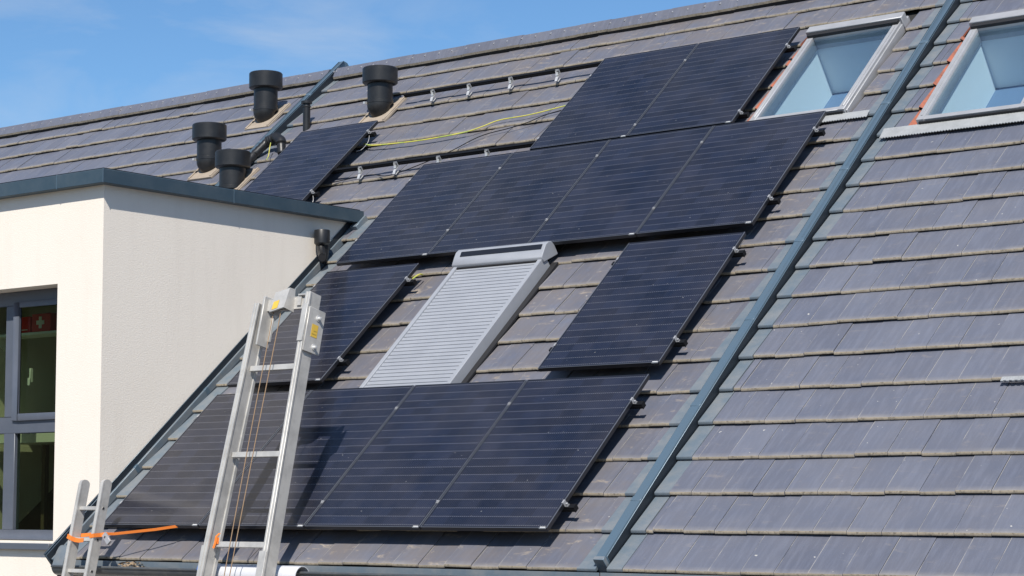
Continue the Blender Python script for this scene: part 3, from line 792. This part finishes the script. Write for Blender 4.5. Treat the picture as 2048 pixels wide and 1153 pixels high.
# ------------------------------------------------------------------ vents, each a part of its roof
def vent(parent, X, Y, zb, z1, z2, z3, r=0.143, rc=0.20, label=None, plate=True):
    mb = MB()
    # pipe: vertical cylinder from z1 up to the cap, skewed collar below
    mb.lathe((X, Y, 0), [(r, z1), (r, z2+0.03)], 36, 0)
    mb.lathe((X, Y, 0), [(r, z1-0.004), (r+0.008, z1-0.002), (r+0.008, z1+0.03), (r, z1+0.034)], 36, 0)
    # collar lofts from the pipe's ring to an oval on the roof plane
    c = Vector((X, Y, zb))+EV*0.05; n = 36; rings = []
    for t in range(7):
        f_ = t/6; P = []
        for q in range(n):
            a = 2*pi*q/n
            A = Vector((X+r*1.03*cos(a), Y+r*1.03*sin(a), z1))
            B = c+EX*(r*0.80*cos(a))+EV*(r*0.88*sin(a))+EN*(-0.0)
            f2 = f_
            P.append(A.lerp(B, f2)+Vector((0, -0.03*sin(pi*f_), 0)))
        rings.append(mb.add(P))
    for t in range(6):
        for q in range(n):
            e = (q+1) % n; mb.face((rings[t]+q, rings[t]+e, rings[t+1]+e, rings[t+1]+q), 0, smooth=True)
    # small clamp screw
    mb.box((X-r*0.62-0.02, Y-r-0.02, z1-0.012), (X-r*0.62+0.0, Y-r+0.03, z1+0.012), WORLD, 1)
    p = mb.build('roof_vent', ['plastic', 'steel'], parent)
    if label: p['label'] = label
    mb = MB()
    h = z3-z2
    mb.lathe((X, Y, 0), [(r+0.004, z2+0.0), (rc-0.012, z2+0.008), (rc, z2+0.02), (rc, z3-0.012), (rc-0.010, z3), (rc-0.03, z3+0.004), (0.001, z3+0.008)], 40, 0)
    mb.build('cap', ['plastic'], p)
    if plate:
        mb = MB(); s_ = c
        v = (s_.dot(EV)); u = X
        mb.box((u-0.20, v-0.24, -0.17), (u+0.20, v+0.27, -0.142), ROOF)
        for xx in (u-0.19, u+0.165): mb.box((xx, v-0.23, -0.142), (xx+0.025, v+0.27, -0.130), ROOF)
        mb.build('flashing_slate', ['leadslate'], p, bevel=0.004)
    return p
vent(HL, -3.742, 5.745, 4.689, 4.817, 5.073, 5.275, label='black roof vent with wide cap beside the left party strip, upper of two')
vent(HL, -3.853, 4.928, 3.991, 4.121, 4.346, 4.541, label='black roof vent with wide cap rising behind the dormer, left of another')
vent(HM, -1.713, 5.495, 4.476, 4.613, 4.831, 5.02, label='black roof vent with wide cap above the lone solar panel')
vent(HM, -3.108, 4.573, 3.687, 3.66, 3.898, 4.093, r=0.15, label='black roof vent with wide cap close behind the dormer fascia, in front of another')
# slim pipe
mb = MB(); X, Y = -2.811, 5.465
mb.lathe((X, Y, 0), [(0.043, 4.40), (0.043, 4.755)], 20); mb.lathe((X, Y, 0), [(0.043, 4.742), (0.064, 4.744), (0.064, 4.772), (0.05, 4.776), (0.001, 4.776)], 24)
mb.lathe((X, Y, 0), [(0.047, 4.70), (0.049, 4.71), (0.047, 4.72)], 20)
lab(mb.build('vent_pipe', ['plastic'], HM), 'slim black vent pipe at the top edge of the lone panel')
# corrugated hose with its elbow
mb = MB(); path = []
ctl = [pt(-3.20, 6.15, -0.13), pt(-3.16, 6.45, -0.10), pt(-3.06, 6.63, -0.055), pt(-2.93, 6.66, -0.03), pt(-2.80, 6.58, -0.05), pt(-2.76, 6.46, -0.14)]
for q in range(len(ctl)-1):
    for s_ in range(8): path.append(ctl[q].lerp(ctl[q+1], s_/8))
path.append(ctl[-1])
mb.tube(path, [0.047+(0.006 if k % 2 else 0.0)+(0.012 if 16 < k < 34 else 0) for k in range(len(path))], 14)
lab(mb.build('conduit_hose', ['plastic'], HM), 'black corrugated hose bending into the roof beside the lone panel')
# small vent cup at the dormer cheek with its elbow
mb = MB(); X, Y = -0.40, 3.115
mb.lathe((X, Y, 0), [(0.060, 2.672), (0.078, 2.69), (0.078, 2.815), (0.074, 2.822), (0.06, 2.822), (0.055, 2.76), (0.001, 2.755)], 28)
mb.tube([(X-0.01, Y+0.03, 2.68), (X-0.01, Y+0.03, 2.58), (X+0.0, Y+0.03, 2.50)], [0.06, 0.055, 0.03], 16)
sp_ = smooth_path([Vector((X-0.01, Y+0.0, 2.69)), Vector((X+0.01, Y-0.02, 2.63)), Vector((X+0.045, Y-0.05, 2.575)), Vector((X+0.095, Y-0.10, 2.535))], 6)
mb.tube(sp_, 0.040, 18, caps=False)
mb.tube([sp_[-1]+Vector((0.002, -0.002, -0.001)), sp_[-1], sp_[-3]], [0.040, 0.034, 0.033], 18, m=1)
lab(mb.build('drain_vent', ['plastic', 'dark'], HM), 'small black vent cup with a curved spout at the dormer cheek')

# ------------------------------------------------------------------ solar panels
def make_panel(label, u, v):
    root = empty('solar_panel', pt(u, v, 0), label, 'solar panel', 'black solar panels on the middle roof', (TH, 0, 0))
    L = WORLD; fwd = 0.011
    mb = MB(); mb.box((fwd, fwd, -0.030), (PW-fwd, PH-fwd, -0.0015), L); mb.build('glass', ['pv'], root, local=True)
    mb = MB()
    mb.box((0, 0, -0.035), (PW, fwd, 0), L); mb.box((0, PH-fwd, -0.035), (PW, PH, 0), L)
    mb.box((0, fwd, -0.035), (fwd, PH-fwd, 0), L); mb.box((PW-fwd, fwd, -0.035), (PW, PH-fwd, 0), L)
    # pale strips paint the sky glint along the black frame's edges
    mb.box((0.0005, -0.0008, -0.003), (PW-0.0005, 0.0022, 0.0006), L, 1); mb.box((PW-0.0040, 0.003, -0.004), (PW+0.0008, PH, 0.0008), L, 1); mb.box((-0.0008, 0.003, -0.004), (0.0040, PH, 0.0008), L, 1)
    mb.build('frame', ['pvframe', 'pvglint'], root, local=True)
    mb = MB(); mb.box((PW-0.058, 0.003, 0.0008), (PW-0.010, 0.009, 0.0016), L); mb.box((PW-0.065, -0.0016, -0.008), (PW-0.008, -0.0009, 0.001), L)
    mb.build('sticker', ['sticker'], root, local=True)
    return root
pitch = PW+0.0144
PAN = []
for i, t in enumerate(('bottom row panel at the dormer flashing, leftmost, behind the small ladder', 'bottom row panel directly behind the tall ladder',
                       'bottom row panel below the roller shutter, right of the tall ladder', 'bottom row panel furthest right, its right edge free')):
    PAN.append((i*pitch, 0, 'black solar panel: '+t))
PAN.append((3.4636, 1.8798, 'black solar panel standing alone right of the grey roller shutter'))
PAN.append((0.0061, 1.8798, 'black solar panel between dormer flashing and roller shutter, behind the tall ladder top'))
for i, t in enumerate(('leftmost of the four above the roller shutter, by the cheek vent', 'second of the row of four above the roller shutter',
                       'third of the row of four above the roller shutter', 'rightmost of the row of four, under the roof window corner')):
    PAN.append((0.0218+i*pitch, 3.7539, 'black solar panel, '+t))
PAN.append((1.344, 5.5189, 'black solar panel in the top pair, the left one beside bare rails'))
PAN.append((1.344+pitch, 5.5189, 'black solar panel in the top pair, the right one beside the roof window'))
PAN.append((-2.4989, 4.9092, 'black solar panel alone near the vents, half hidden by dormer fascia'))
first = make_panel(PAN[0][2], PAN[0][0], PAN[0][1])
for (u, v, t) in PAN[1:]:
    c = first.copy(); col.objects.link(c); c.location = pt(u, v, 0); c['label'] = t
    for ch in first.children:
        d = ch.copy(); col.objects.link(d); d.parent = c

# ------------------------------------------------------------------ mounting rails with clamps and hooks
def hook(mb, u, v):
    """stainless roof hook from the tile course up to the rail at v"""
    kk = math.floor((v-0.09-V0)/GA); vn = V0+GA*kk
    p = [pt(u, vn+0.05, -0.125), pt(u, vn-0.012, -0.128), pt(u, vn-0.026, -0.112), pt(u, vn+0.01, -0.092), pt(u, vn+0.10, -0.078), pt(u+0.0, v-0.075, -0.074), pt(u, v-0.055, -0.055), pt(u, v-0.045, -0.030)]
    mb.ribbon(p, EX, 0.032, 0.006)
    mb.ribbon([pt(u+0.012, v-0.046, -0.078), pt(u+0.012, v-0.044, -0.020)], EX, 0.046, 0.005)
    mb.box((u+0.004, v-0.054, -0.052), (u+0.02, v-0.046, -0.036), ROOF, 1)
def rail(label, ua, ub, v, hooks=(), ends=(), mids=(), lends=()):
    mb = MB(); mb.box((ua, v-0.020, -0.077), (ub, v+0.020, -0.0365), ROOF); mb.box((ua+0.0, v-0.0205, -0.058), (ub, v-0.0202, -0.052), ROOF, 1)
    r_ = mb.build('mounting_rail', ['black', 'dark'])
    tag(r_, label, 'rail', 'black mounting rails for the solar panels')
    def sub(mb_, name, mats):
        o = mb_.build(name, mats); M_ = Matrix.Translation(-r_.location) @ Matrix.Translation(o.location)
        o.data.transform(M_); o.location = (0, 0, 0); o.parent = r_; return o
    for u in hooks:
        h = MB(); hook(h, u, v); sub(h, 'roof_hook', ['steel', 'dark'])
    for u in ends:      # end clamp at the right edge of a panel
        h = MB(); h.box((u+0.002, v-0.013, -0.036), (u+0.028, v+0.013, -0.031), ROOF); h.box((u+0.002, v-0.018, -0.030), (u+0.007, v+0.018, 0.002), ROOF)
        h.box((u-0.008, v-0.018, 0.001), (u+0.007, v+0.018, 0.005), ROOF); h.lathe(pt(u+0.02, v, -0.03), [(0.009, 0), (0.009, 0.016), (0.0001, 0.018)], 8, axis=EN)
        sub(h, 'clamp', ['alupaint'])
        h = MB(); h.box((ub+0.0005, v-0.023, -0.080), (ub+0.006, v+0.023, -0.034), ROOF); sub(h, 'end_cap', ['black'])
    for u in lends:
        h = MB(); h.box((u-0.03, v-0.018, -0.036), (u-0.002, v+0.018, -0.030), ROOF); h.box((u-0.007, v-0.018, -0.03), (u+0.008, v+0.018, 0.004), ROOF)
        sub(h, 'clamp', ['alupaint'])
    for u in mids:
        h = MB(); h.box((u-0.011, v-0.015, 0.001), (u+0.011, v+0.015, 0.004), ROOF); h.lathe(pt(u, v, 0.005), [(0.008, 0), (0.008, 0.007), (0.0001, 0.009)], 8, axis=EN)
        sub(h, 'clamp', ['alupaint'])
    return r_
e1 = 3*pitch+PW
m1 = [i*pitch-0.0072 for i in (1, 2, 3)]
rail('black rail under the bottom panel row, the lower one', -0.07, e1+0.075, 0.275, ends=(e1,), mids=m1, lends=(0,))
rail('black rail under the bottom panel row, the upper one', -0.07, e1+0.075, 1.430, ends=(e1,), mids=m1, lends=(0,))
a = 3.4636
rail('black rail under the lone panel right of the shutter, lower', a-0.07, a+PW+0.07, 2.187, ends=(a+PW,), lends=(a,))
rail('black rail under the lone panel right of the shutter, upper', a-0.07, a+PW+0.07, 3.380, ends=(a+PW,), lends=(a,))
a = 0.0061
rail('black rail under the panel left of the shutter, lower', a-0.07, a+PW+0.07, 2.187, ends=(a+PW,), lends=(a,))
rail('black rail under the panel left of the shutter, upper', a-0.07, a+PW+0.07, 3.380, ends=(a+PW,), lends=(a,))
a = 0.0218; m3 = [a+i*pitch-0.0072 for i in (1, 2, 3)]
rail('black rail under the row of four panels, lower', a-0.07, a+e1+0.07, 4.137, ends=(a+e1,), mids=m3, lends=(a,))
rail('black rail under the row of four panels, upper', a-0.07, a+e1+0.07, 5.200, ends=(a+e1,), mids=m3, lends=(a,))
a = 1.344; b = a+pitch+PW
rail('black rail running from the lone panel over four hooks under the top pair', -1.45, b+0.07, 5.710, hooks=(-0.99, -0.50, 0.075, 0.70), ends=(b,), mids=(a+pitch-0.0072,), lends=(a,))
rail('black rail under the top pair of panels, near their upper edge', a-0.07, b+0.07, 6.908, ends=(b,), mids=(a+pitch-0.0072,), lends=(a,))
rail('bare black rail on four steel hooks, highest on the roof, left of the top pair', -1.40, 1.34, 7.265, hooks=(-0.97, -0.46, 0.11, 0.73))
a = -2.4989
rail('black rail under the lone panel near the vents, lower', a-0.07, a+PW+0.07, 5.25, ends=(a+PW,), lends=(a,))
rail('black rail under the lone panel near the vents, upper', a-0.07, a+PW+0.07, 6.43, ends=(a+PW,), lends=(a,))

# ------------------------------------------------------------------ cables
yc = [(-1.44, 6.36), (-1.30, 6.30), (-1.09, 6.275), (-0.65, 6.25), (-0.3, 6.26), (0.01, 6.29), (0.2, 6.36), (0.38, 6.45), (0.76, 6.47), (1.15, 6.55), (1.42, 6.60)]
mb = MB(); mb.tube(smooth_path([pt(u, v, -0.118) for u, v in yc]), 0.0065, 8); mb.tube(smooth_path([pt(u, v+0.012, -0.122) for u, v in yc[:6]]), 0.006, 8)
tag(mb.build('earth_cable', ['yellowcable']), 'yellow and green earth cable lying across bare tiles to the top panels', 'cable')
mb = MB(); mb.tube(smooth_path([pt(u, v, -0.13) for u, v in ((-1.40, 5.60), (-0.9, 5.66), (-0.55, 5.60), (-0.04, 5.88), (0.27, 6.17), (0.6, 6.26), (0.80, 6.33), (1.0, 6.45), (1.4, 6.55))]), 0.005, 8)
tag(mb.build('power_cable', ['black']), 'thin black cable drooping over bare tiles below the yellow cable', 'cable')
mb = MB(); mb.tube(smooth_path([pt(-1.36, 6.42, -0.05), pt(-1.345, 6.33, -0.09), pt(-1.39, 6.24, -0.12), pt(-1.42, 6.18, -0.1)]), 0.003, 6)
tag(mb.build('wire_loop', ['alupaint']), 'thin wire loop hanging at the lone panel, upper clamp', 'wire', 'wire loops at the lone panel')
mb = MB(); mb.tube(smooth_path([pt(-1.36, 5.24, -0.05), pt(-1.33, 5.16, -0.09), pt(-1.37, 5.05, -0.12), pt(-1.36, 4.98, -0.1)]), 0.003, 6)
tag(mb.build('wire_loop', ['alupaint']), 'thin wire loop hanging at the lone panel, lower clamp by the fascia', 'wire', 'wire loops at the lone panel')
mb = MB(); mb.tube(smooth_path([pt(-2.93, 6.55, -0.03), pt(-2.90, 6.46, -0.06), pt(-2.86, 6.36, -0.09), pt(-2.84, 6.28, -0.10)]), 0.005, 6)
tag(mb.build('earth_wire', ['yellowcable']), 'short yellow green wire hanging from the black hose', 'cable')
mb = MB(); mb.tube(smooth_path([pt(1.155, 3.43, -0.05), pt(1.165, 3.48, -0.055), pt(1.165, 3.54, -0.075), pt(1.15, 3.58, -0.11)]), 0.007, 6)
tag(mb.build('earth_wire', ['yellowcable']), 'yellow wire end beside the clamp left of the roller shutter', 'cable')

# ------------------------------------------------------------------ tall hoist ladder
T = Vector((2.334, 0.149, 1.769)); LD = Vector((0, 0.225, 0.974)).normalized(); LN = Vector((0, -0.974, 0.225)).normalized()
LO = T+LN*0.0                       # back plane origin, x measured along X
LF = (Vector((0, T.y, T.z)), EX, LN, LD)      # (x, depth towards viewer, height from top)
lad = empty('hoist_ladder', (2.0, T.y+LD.y*(GZ-T.z)/LD.z, GZ), 'tall aluminium hoist ladder with pulley box and ropes standing against the eaves', 'ladder')
BOT = (GZ-T.z)/LD.z
DP = 0.140
def lean(xt, s): return xt+ (0.105 if xt < 2 else 0.0)*s/2.18     # lower sections splay out to the left
def stringer(xt, wd, s0, s1, mirror):
    mb = MB()
    def P(x, y, s): return LF[0]+EX*(lean(xt, s)+x)+LN*y+LD*s
    prof = [(0, 0), (wd, 0), (wd, DP), (0, DP)]
    for (pr) in ([(0.006, 0.004), (wd-0.006, 0.004), (wd-0.006, DP-0.006), (0.006, DP-0.006)],
                 [(0, DP-0.02), (wd*0.42, DP-0.02), (wd*0.42, DP), (0, DP)], [(wd*0.60, DP-0.02), (wd, DP-0.02), (wd, DP-0.0), (wd*0.60, DP-0.0)],
                 )+(([(0.0, 0), (wd+0.004, 0), (wd+0.004, 0.03), (0.0, 0.03)],) if not mirror else ()):
        i = mb.add([P(x, y, s0) for x, y in pr]); j = mb.add([P(x, y, s1) for x, y in pr])
        for q in range(4):
            e = (q+1) % 4; mb.face((i+q, i+e, j+e, j+q))
        mb.face((i+3, i+2, i+1, i)); mb.face((j, j+1, j+2, j+3))
    return mb.build('stringer', ['alu'], lad, bevel=0.003)
stringer(1.748, 0.050, -0.06, BOT, 0)
stringer(2.284, 0.050, 0.0, BOT, 1)
for s_ in (-0.585, -1.275, -1.975, -2.68, -3.38, -4.08, -4.7):
    mb = MB(); mb.box((lean(1.748, s_)+0.055, DP*0.45, s_-0.022), (2.272, DP*0.45+0.03, s_+0.022), LF)
    mb.build('rung', ['alu'], lad, bevel=0.003)
# lower overlapping section sleeves near the eaves
for (lo, hi) in (((1.618, 0.01, BOT), (1.643, DP*0.9, -1.99)), ((2.262, DP+0.003, BOT), (2.335, DP+0.010, -2.03))):
    mb = MB(); mb.box(lo, hi, LF)
    mb.build('sleeve', ['alu'], lad, bevel=0.003)
# head: cross plate, left bracket, right bracket plate with bolts and label, pulley box
mb = MB(); mb.box((1.81, 0.05, -0.115), (2.272, 0.075, -0.02), LF); mb.box((1.81, 0.0, -0.022), (2.272, 0.075, -0.012), LF)
mb.build('cross_plate', ['alu'], lad, bevel=0.003)
mb = MB(); mb.box((1.815, -0.01, -0.40), (1.835, DP-0.02, 0.0), LF); mb.box((1.745, -0.012, -0.26), (1.815, -0.002, 0.02), LF); mb.box((1.835, 0.0, -0.35), (1.86, 0.02, -0.03), LF)
mb.build('bracket', ['alu'], lad, bevel=0.003)
mb = MB(); mb.box((2.336, -0.055, -0.47), (2.348, DP-0.01, -0.12), LF); mb.box((2.279, DP+0.001, -0.40), (2.336, DP+0.008, -0.10), LF)
br = mb.build('bracket', ['alu'], lad, bevel=0.003)
for s_ in (-0.19, -0.42):
    mb = MB(); mb.lathe(LF[0]+EX*2.348+LN*0.02+LD*s_, [(0.024, 0), (0.024, 0.006), (0.013, 0.006), (0.013, 0.03), (0.0001, 0.032)], 12, axis=(1, 0, 0)); mb.build('bolt', ['steel'], br)
mb = MB(); mb.box((2.3485, 0.005, -0.345), (2.350, 0.075, -0.245), LF); mb.box((2.3502, 0.015, -0.325), (2.3508, 0.065, -0.318), LF, 1); mb.box((2.3502, 0.015, -0.30), (2.3508, 0.05, -0.293), LF, 1); mb.build('label', ['yellow', 'print'], br)
# pulley box: folded sheet hood
mb = MB()
def Q(x, y, s): return LF[0]+EX*x+LN*y+LD*s
x0, x1 = 1.965, 2.118
ca, sa = cos(radians(12)), sin(radians(12))
def Qr(x, y, z): return Q(2.04+(x-2.04)*ca-(z+0.06)*sa*0.6, y, -0.06+(x-2.04)*sa+(z+0.06)*ca)
for sec in ([(0.07, 0.035), (0.135, 0.030), (0.190, -0.15), (0.182, -0.155), (0.130, 0.020), (0.07, 0.025)],):
    i = mb.add([Qr(x0, y, z) for y, z in sec]); j = mb.add([Qr(x1, y, z) for y, z in sec]); n = len(sec)
    for q in range(n): mb.face((i+q, i+(q+1) % n, j+(q+1) % n, j+q))
    mb.face(range(i+n-1, i-1, -1)); mb.face(range(j, j+n))
for xa, xb in ((x1-0.006, x1), (x0, x0+0.006)):
    sec = [(0.072, 0.024), (0.130, 0.019), (0.181, -0.152), (0.075, -0.16)]
    i = mb.add([Qr(xa, y, z) for y, z in sec]); j = mb.add([Qr(xb, y, z) for y, z in sec]); n = 4
    for q in range(n): mb.face((i+q, i+(q+1) % n, j+(q+1) % n, j+q))
    mb.face(range(i+n-1, i-1, -1)); mb.face(range(j, j+n))
pb = mb.build('pulley_box', ['alu'], lad)
def lp(x, t): return Qr(x, 0.135+0.055*t, 0.030-0.18*t)
up = (lp(1, 0)-lp(0, 0)).cross(lp(0, 1)-lp(0, 0)).normalized(); up = up if up.dot(LN) > 0 else -up
mb = MB(); mb.quad([lp(1.985, 0.52)+up*0.003, lp(2.045, 0.52)+up*0.003, lp(2.045, 0.93)+up*0.003, lp(1.985, 0.93)+up*0.003]); mb.build('label', ['yellow'], pb)
# little step bracket beside the box
mb = MB(); mb.prism([Q(0, 0.02, -0.02), Q(0, 0.10, 0.0), Q(0, 0.10, -0.012), Q(0, 0.02, -0.035)], EX*2.17, EX*2.26); mb.box((2.16, 0.03, -0.09), (2.20, 0.09, -0.02), LF); mb.build('guide', ['alu'], lad)
for x, xb in ((1.985, 1.93), (2.065, 1.985)):
    mb = MB(); mb.tube([Q(x, 0.150, -0.15), Q(x-(x-xb)*0.45, 0.15, -1.2), Q(xb, 0.14, -2.4), Q(xb, 0.14, BOT+0.3)], 0.0038, 6); mb.build('rope', ['rope'], lad)

# ------------------------------------------------------------------ small ladder
T2 = Vector((0.292, -0.153, 0.354)); D2 = Vector((0, 0.215, 0.977)).normalized(); N2 = Vector((0, -0.977, 0.215)).normalized()
F2 = (Vector((0, T2.y, T2.z)), EX, N2, D2)
B2 = (GZ-T2.z)/D2.z
sl_ = empty('ladder', (0.16, T2.y+D2.y*B2, GZ), 'short aluminium leaning ladder with orange strap at the dormer corner', 'ladder')
for xo in (0.0, 0.267):
    mb = MB(); xa = 0.0+xo; wd, dp = 0.030, 0.092; n = 8
    prof = []
    side = [(0.0, B2), (dp, B2), (dp, -0.03)]+[(dp/2+dp/2*cos(pi*q/n), -0.03+0.034*sin(pi*q/n)) for q in range(1, n)]+[(0.0, -0.03)]
    sp = 0.03 if xo == 0 else 0.0
    mb.prism([F2[0]+EX*(-sp*(1 if s_ < -0.5 else 0)*0)+N2*y+D2*s_ for y, s_ in side], EX*xa, EX*(xa+wd))
    # shallow flange lips on the front
    mb.box((xa-0.002, dp-0.012, B2), (xa+0.008, dp+0.002, -0.035), F2); mb.box((xa+wd-0.008, dp-0.012, B2), (xa+wd+0.002, dp+0.002, -0.035), F2)
    mb.build('stringer', ['alu'], sl_)
for i in range(13):
    s_ = -0.235-0.258*i
    mb = MB(); mb.box((0.02, 0.03, s_-0.015), (0.279, 0.060, s_+0.015), F2); mb.box((0.2965, 0.034, s_-0.011), (0.3005, 0.058, s_+0.011), F2, 1); mb.build('rung', ['alu', 'dark'], sl_, bevel=0.002)

# orange lashing strap from the small ladder to the rail under the panels
def S2(x, y, s): return F2[0]+EX*x+N2*y+D2*s
st = empty('ratchet_strap', S2(0.15, 0.09, -0.5), 'orange lashing strap tied round the small ladder and pulled under the panels', 'strap')
mb = MB()
mb.ribbon([S2(-0.012, 0.10, -0.475), S2(0.0, 0.10, -0.48), S2(0.03, 0.097, -0.492), S2(0.05, 0.064, -0.50), S2(0.10, 0.064, -0.505), S2(0.15, 0.064, -0.50)], D2, 0.035, 0.003)
mb.ribbon([S2(-0.012, 0.10, -0.475), S2(-0.006, 0.02, -0.46), S2(0.02, -0.006, -0.45), S2(0.15, -0.008, -0.44), S2(0.26, -0.008, -0.43)], D2, 0.03, 0.003)
mb.ribbon([S2(0.255, 0.097, -0.475), S2(0.305, 0.100, -0.468), S2(0.308, 0.03, -0.45), S2(0.35, 0.0, -0.435)], D2, 0.032, 0.003)
mb.build('webbing', ['orange'], st)
mb = MB(); e0 = S2(0.35, 0.0, -0.435)
mb.ribbon([e0, e0+Vector((0.06, 0.02, 0.0)), e0.lerp(pt(1.10, 0.10, -0.055), 0.5)+Vector((0, 0, -0.012)), pt(1.10, 0.10, -0.055), pt(1.45, 0.27, -0.09)], Vector((0, -0.3, 1)), 0.022, 0.003)
mb.build('webbing', ['orange'], st)
mb = MB(); c = S2(0.355, 0.02, -0.45)
FB = (c, (EX*0.75-D2*0.66).normalized(), N2, (EX*0.66+D2*0.75).normalized())
mb.box((-0.01, 0.0, -0.022), (0.10, 0.02, 0.022), FB); mb.box((0.02, 0.021, -0.012), (0.035, 0.024, 0.012), FB, 1); mb.build('buckle', ['alupaint', 'dark'], st, bevel=0.004)
# orange tail knotted on the tall ladder
tk = MB(); kx = lean(1.748, -1.975)+0.066
tk.ribbon([Q(kx+0.028, DP*0.45+0.02, -1.89), Q(kx+0.025, DP*0.45+0.045, -1.92), Q(kx+0.03, DP*0.45+0.045, -1.95), Q(kx+0.015, DP*0.45+0.045, -2.01)], EX, 0.022, 0.004)
tk.ribbon([Q(kx+0.005, DP*0.45+0.036, -1.95), Q(kx+0.05, DP*0.45+0.036, -1.95)], LD, 0.05, 0.004)
tag(tk.build('strap_end', ['orange']), 'orange strap end knotted on a rung of the tall ladder', 'strap')

# white half pipe laid over the gutter behind the tall ladder
mb = MB(); n = 16; c = Vector((0, -0.215, -0.375)); r = 0.082
arc = [c+Vector((0, -r*cos(pi*1.25*q/n-0.35), r*sin(pi*1.25*q/n-0.35))) for q in range(n+1)]
inn = [c+Vector((0, -(r-0.006)*cos(pi*1.25*q/n-0.35), (r-0.006)*sin(pi*1.25*q/n-0.35))) for q in range(n, -1, -1)]
mb.prism(arc+inn, EX*1.60, EX*2.48, 0, smooth=False)
tag(mb.build('pipe_cover', ['whitepvc']), 'white split plastic pipe protecting the gutter edge behind the tall ladder', 'pipe')
# blue cloth
mb = MB(); n = 7; pts = []
for i in range(n):
    for j in range(n):
        x = 1.56+0.10*i/(n-1); z = -0.47+0.17*j/(n-1)
        pts.append((x, -0.40+0.02*sin(i*1.7)+0.018*sin(j*2.1+i), z+0.012*sin(i*2.2)))
i0 = mb.add(pts)
for i in range(n-1):
    for j in range(n-1): mb.face((i0+i*n+j, i0+(i+1)*n+j, i0+(i+1)*n+j+1, i0+i*n+j+1), smooth=True)
ob = mb.build('cloth', ['blue']); md = ob.modifiers.new('thickness', 'SOLIDIFY'); md.thickness = 0.006
tag(ob, 'bright blue cloth tucked beside the foot of the tall ladder at the gutter', 'cloth')
# dry leaves in the gutter
mb = MB()
for i in range(260):
    x = random.gauss(0.52, 0.10); y = -0.145+random.uniform(-0.055, 0.05); z = -0.37+random.uniform(0, 0.075)*max(0.1, 1-((x-0.52)/0.2)**2)
    a = random.uniform(0, 6.28); s_ = random.uniform(0.008, 0.02); t = Vector((cos(a), sin(a), random.uniform(-.6, .6))).normalized(); q = t.orthogonal().normalized()
    c = Vector((x, y, z)); mb.quad([c-t*s_, c+q*s_*0.5, c+t*s_, c-q*s_*0.5])
tag(mb.build('dry_leaves', ['leaf']), 'clump of dry leaves and moss lying in the gutter by the small ladder', 'leaves', kind='stuff')
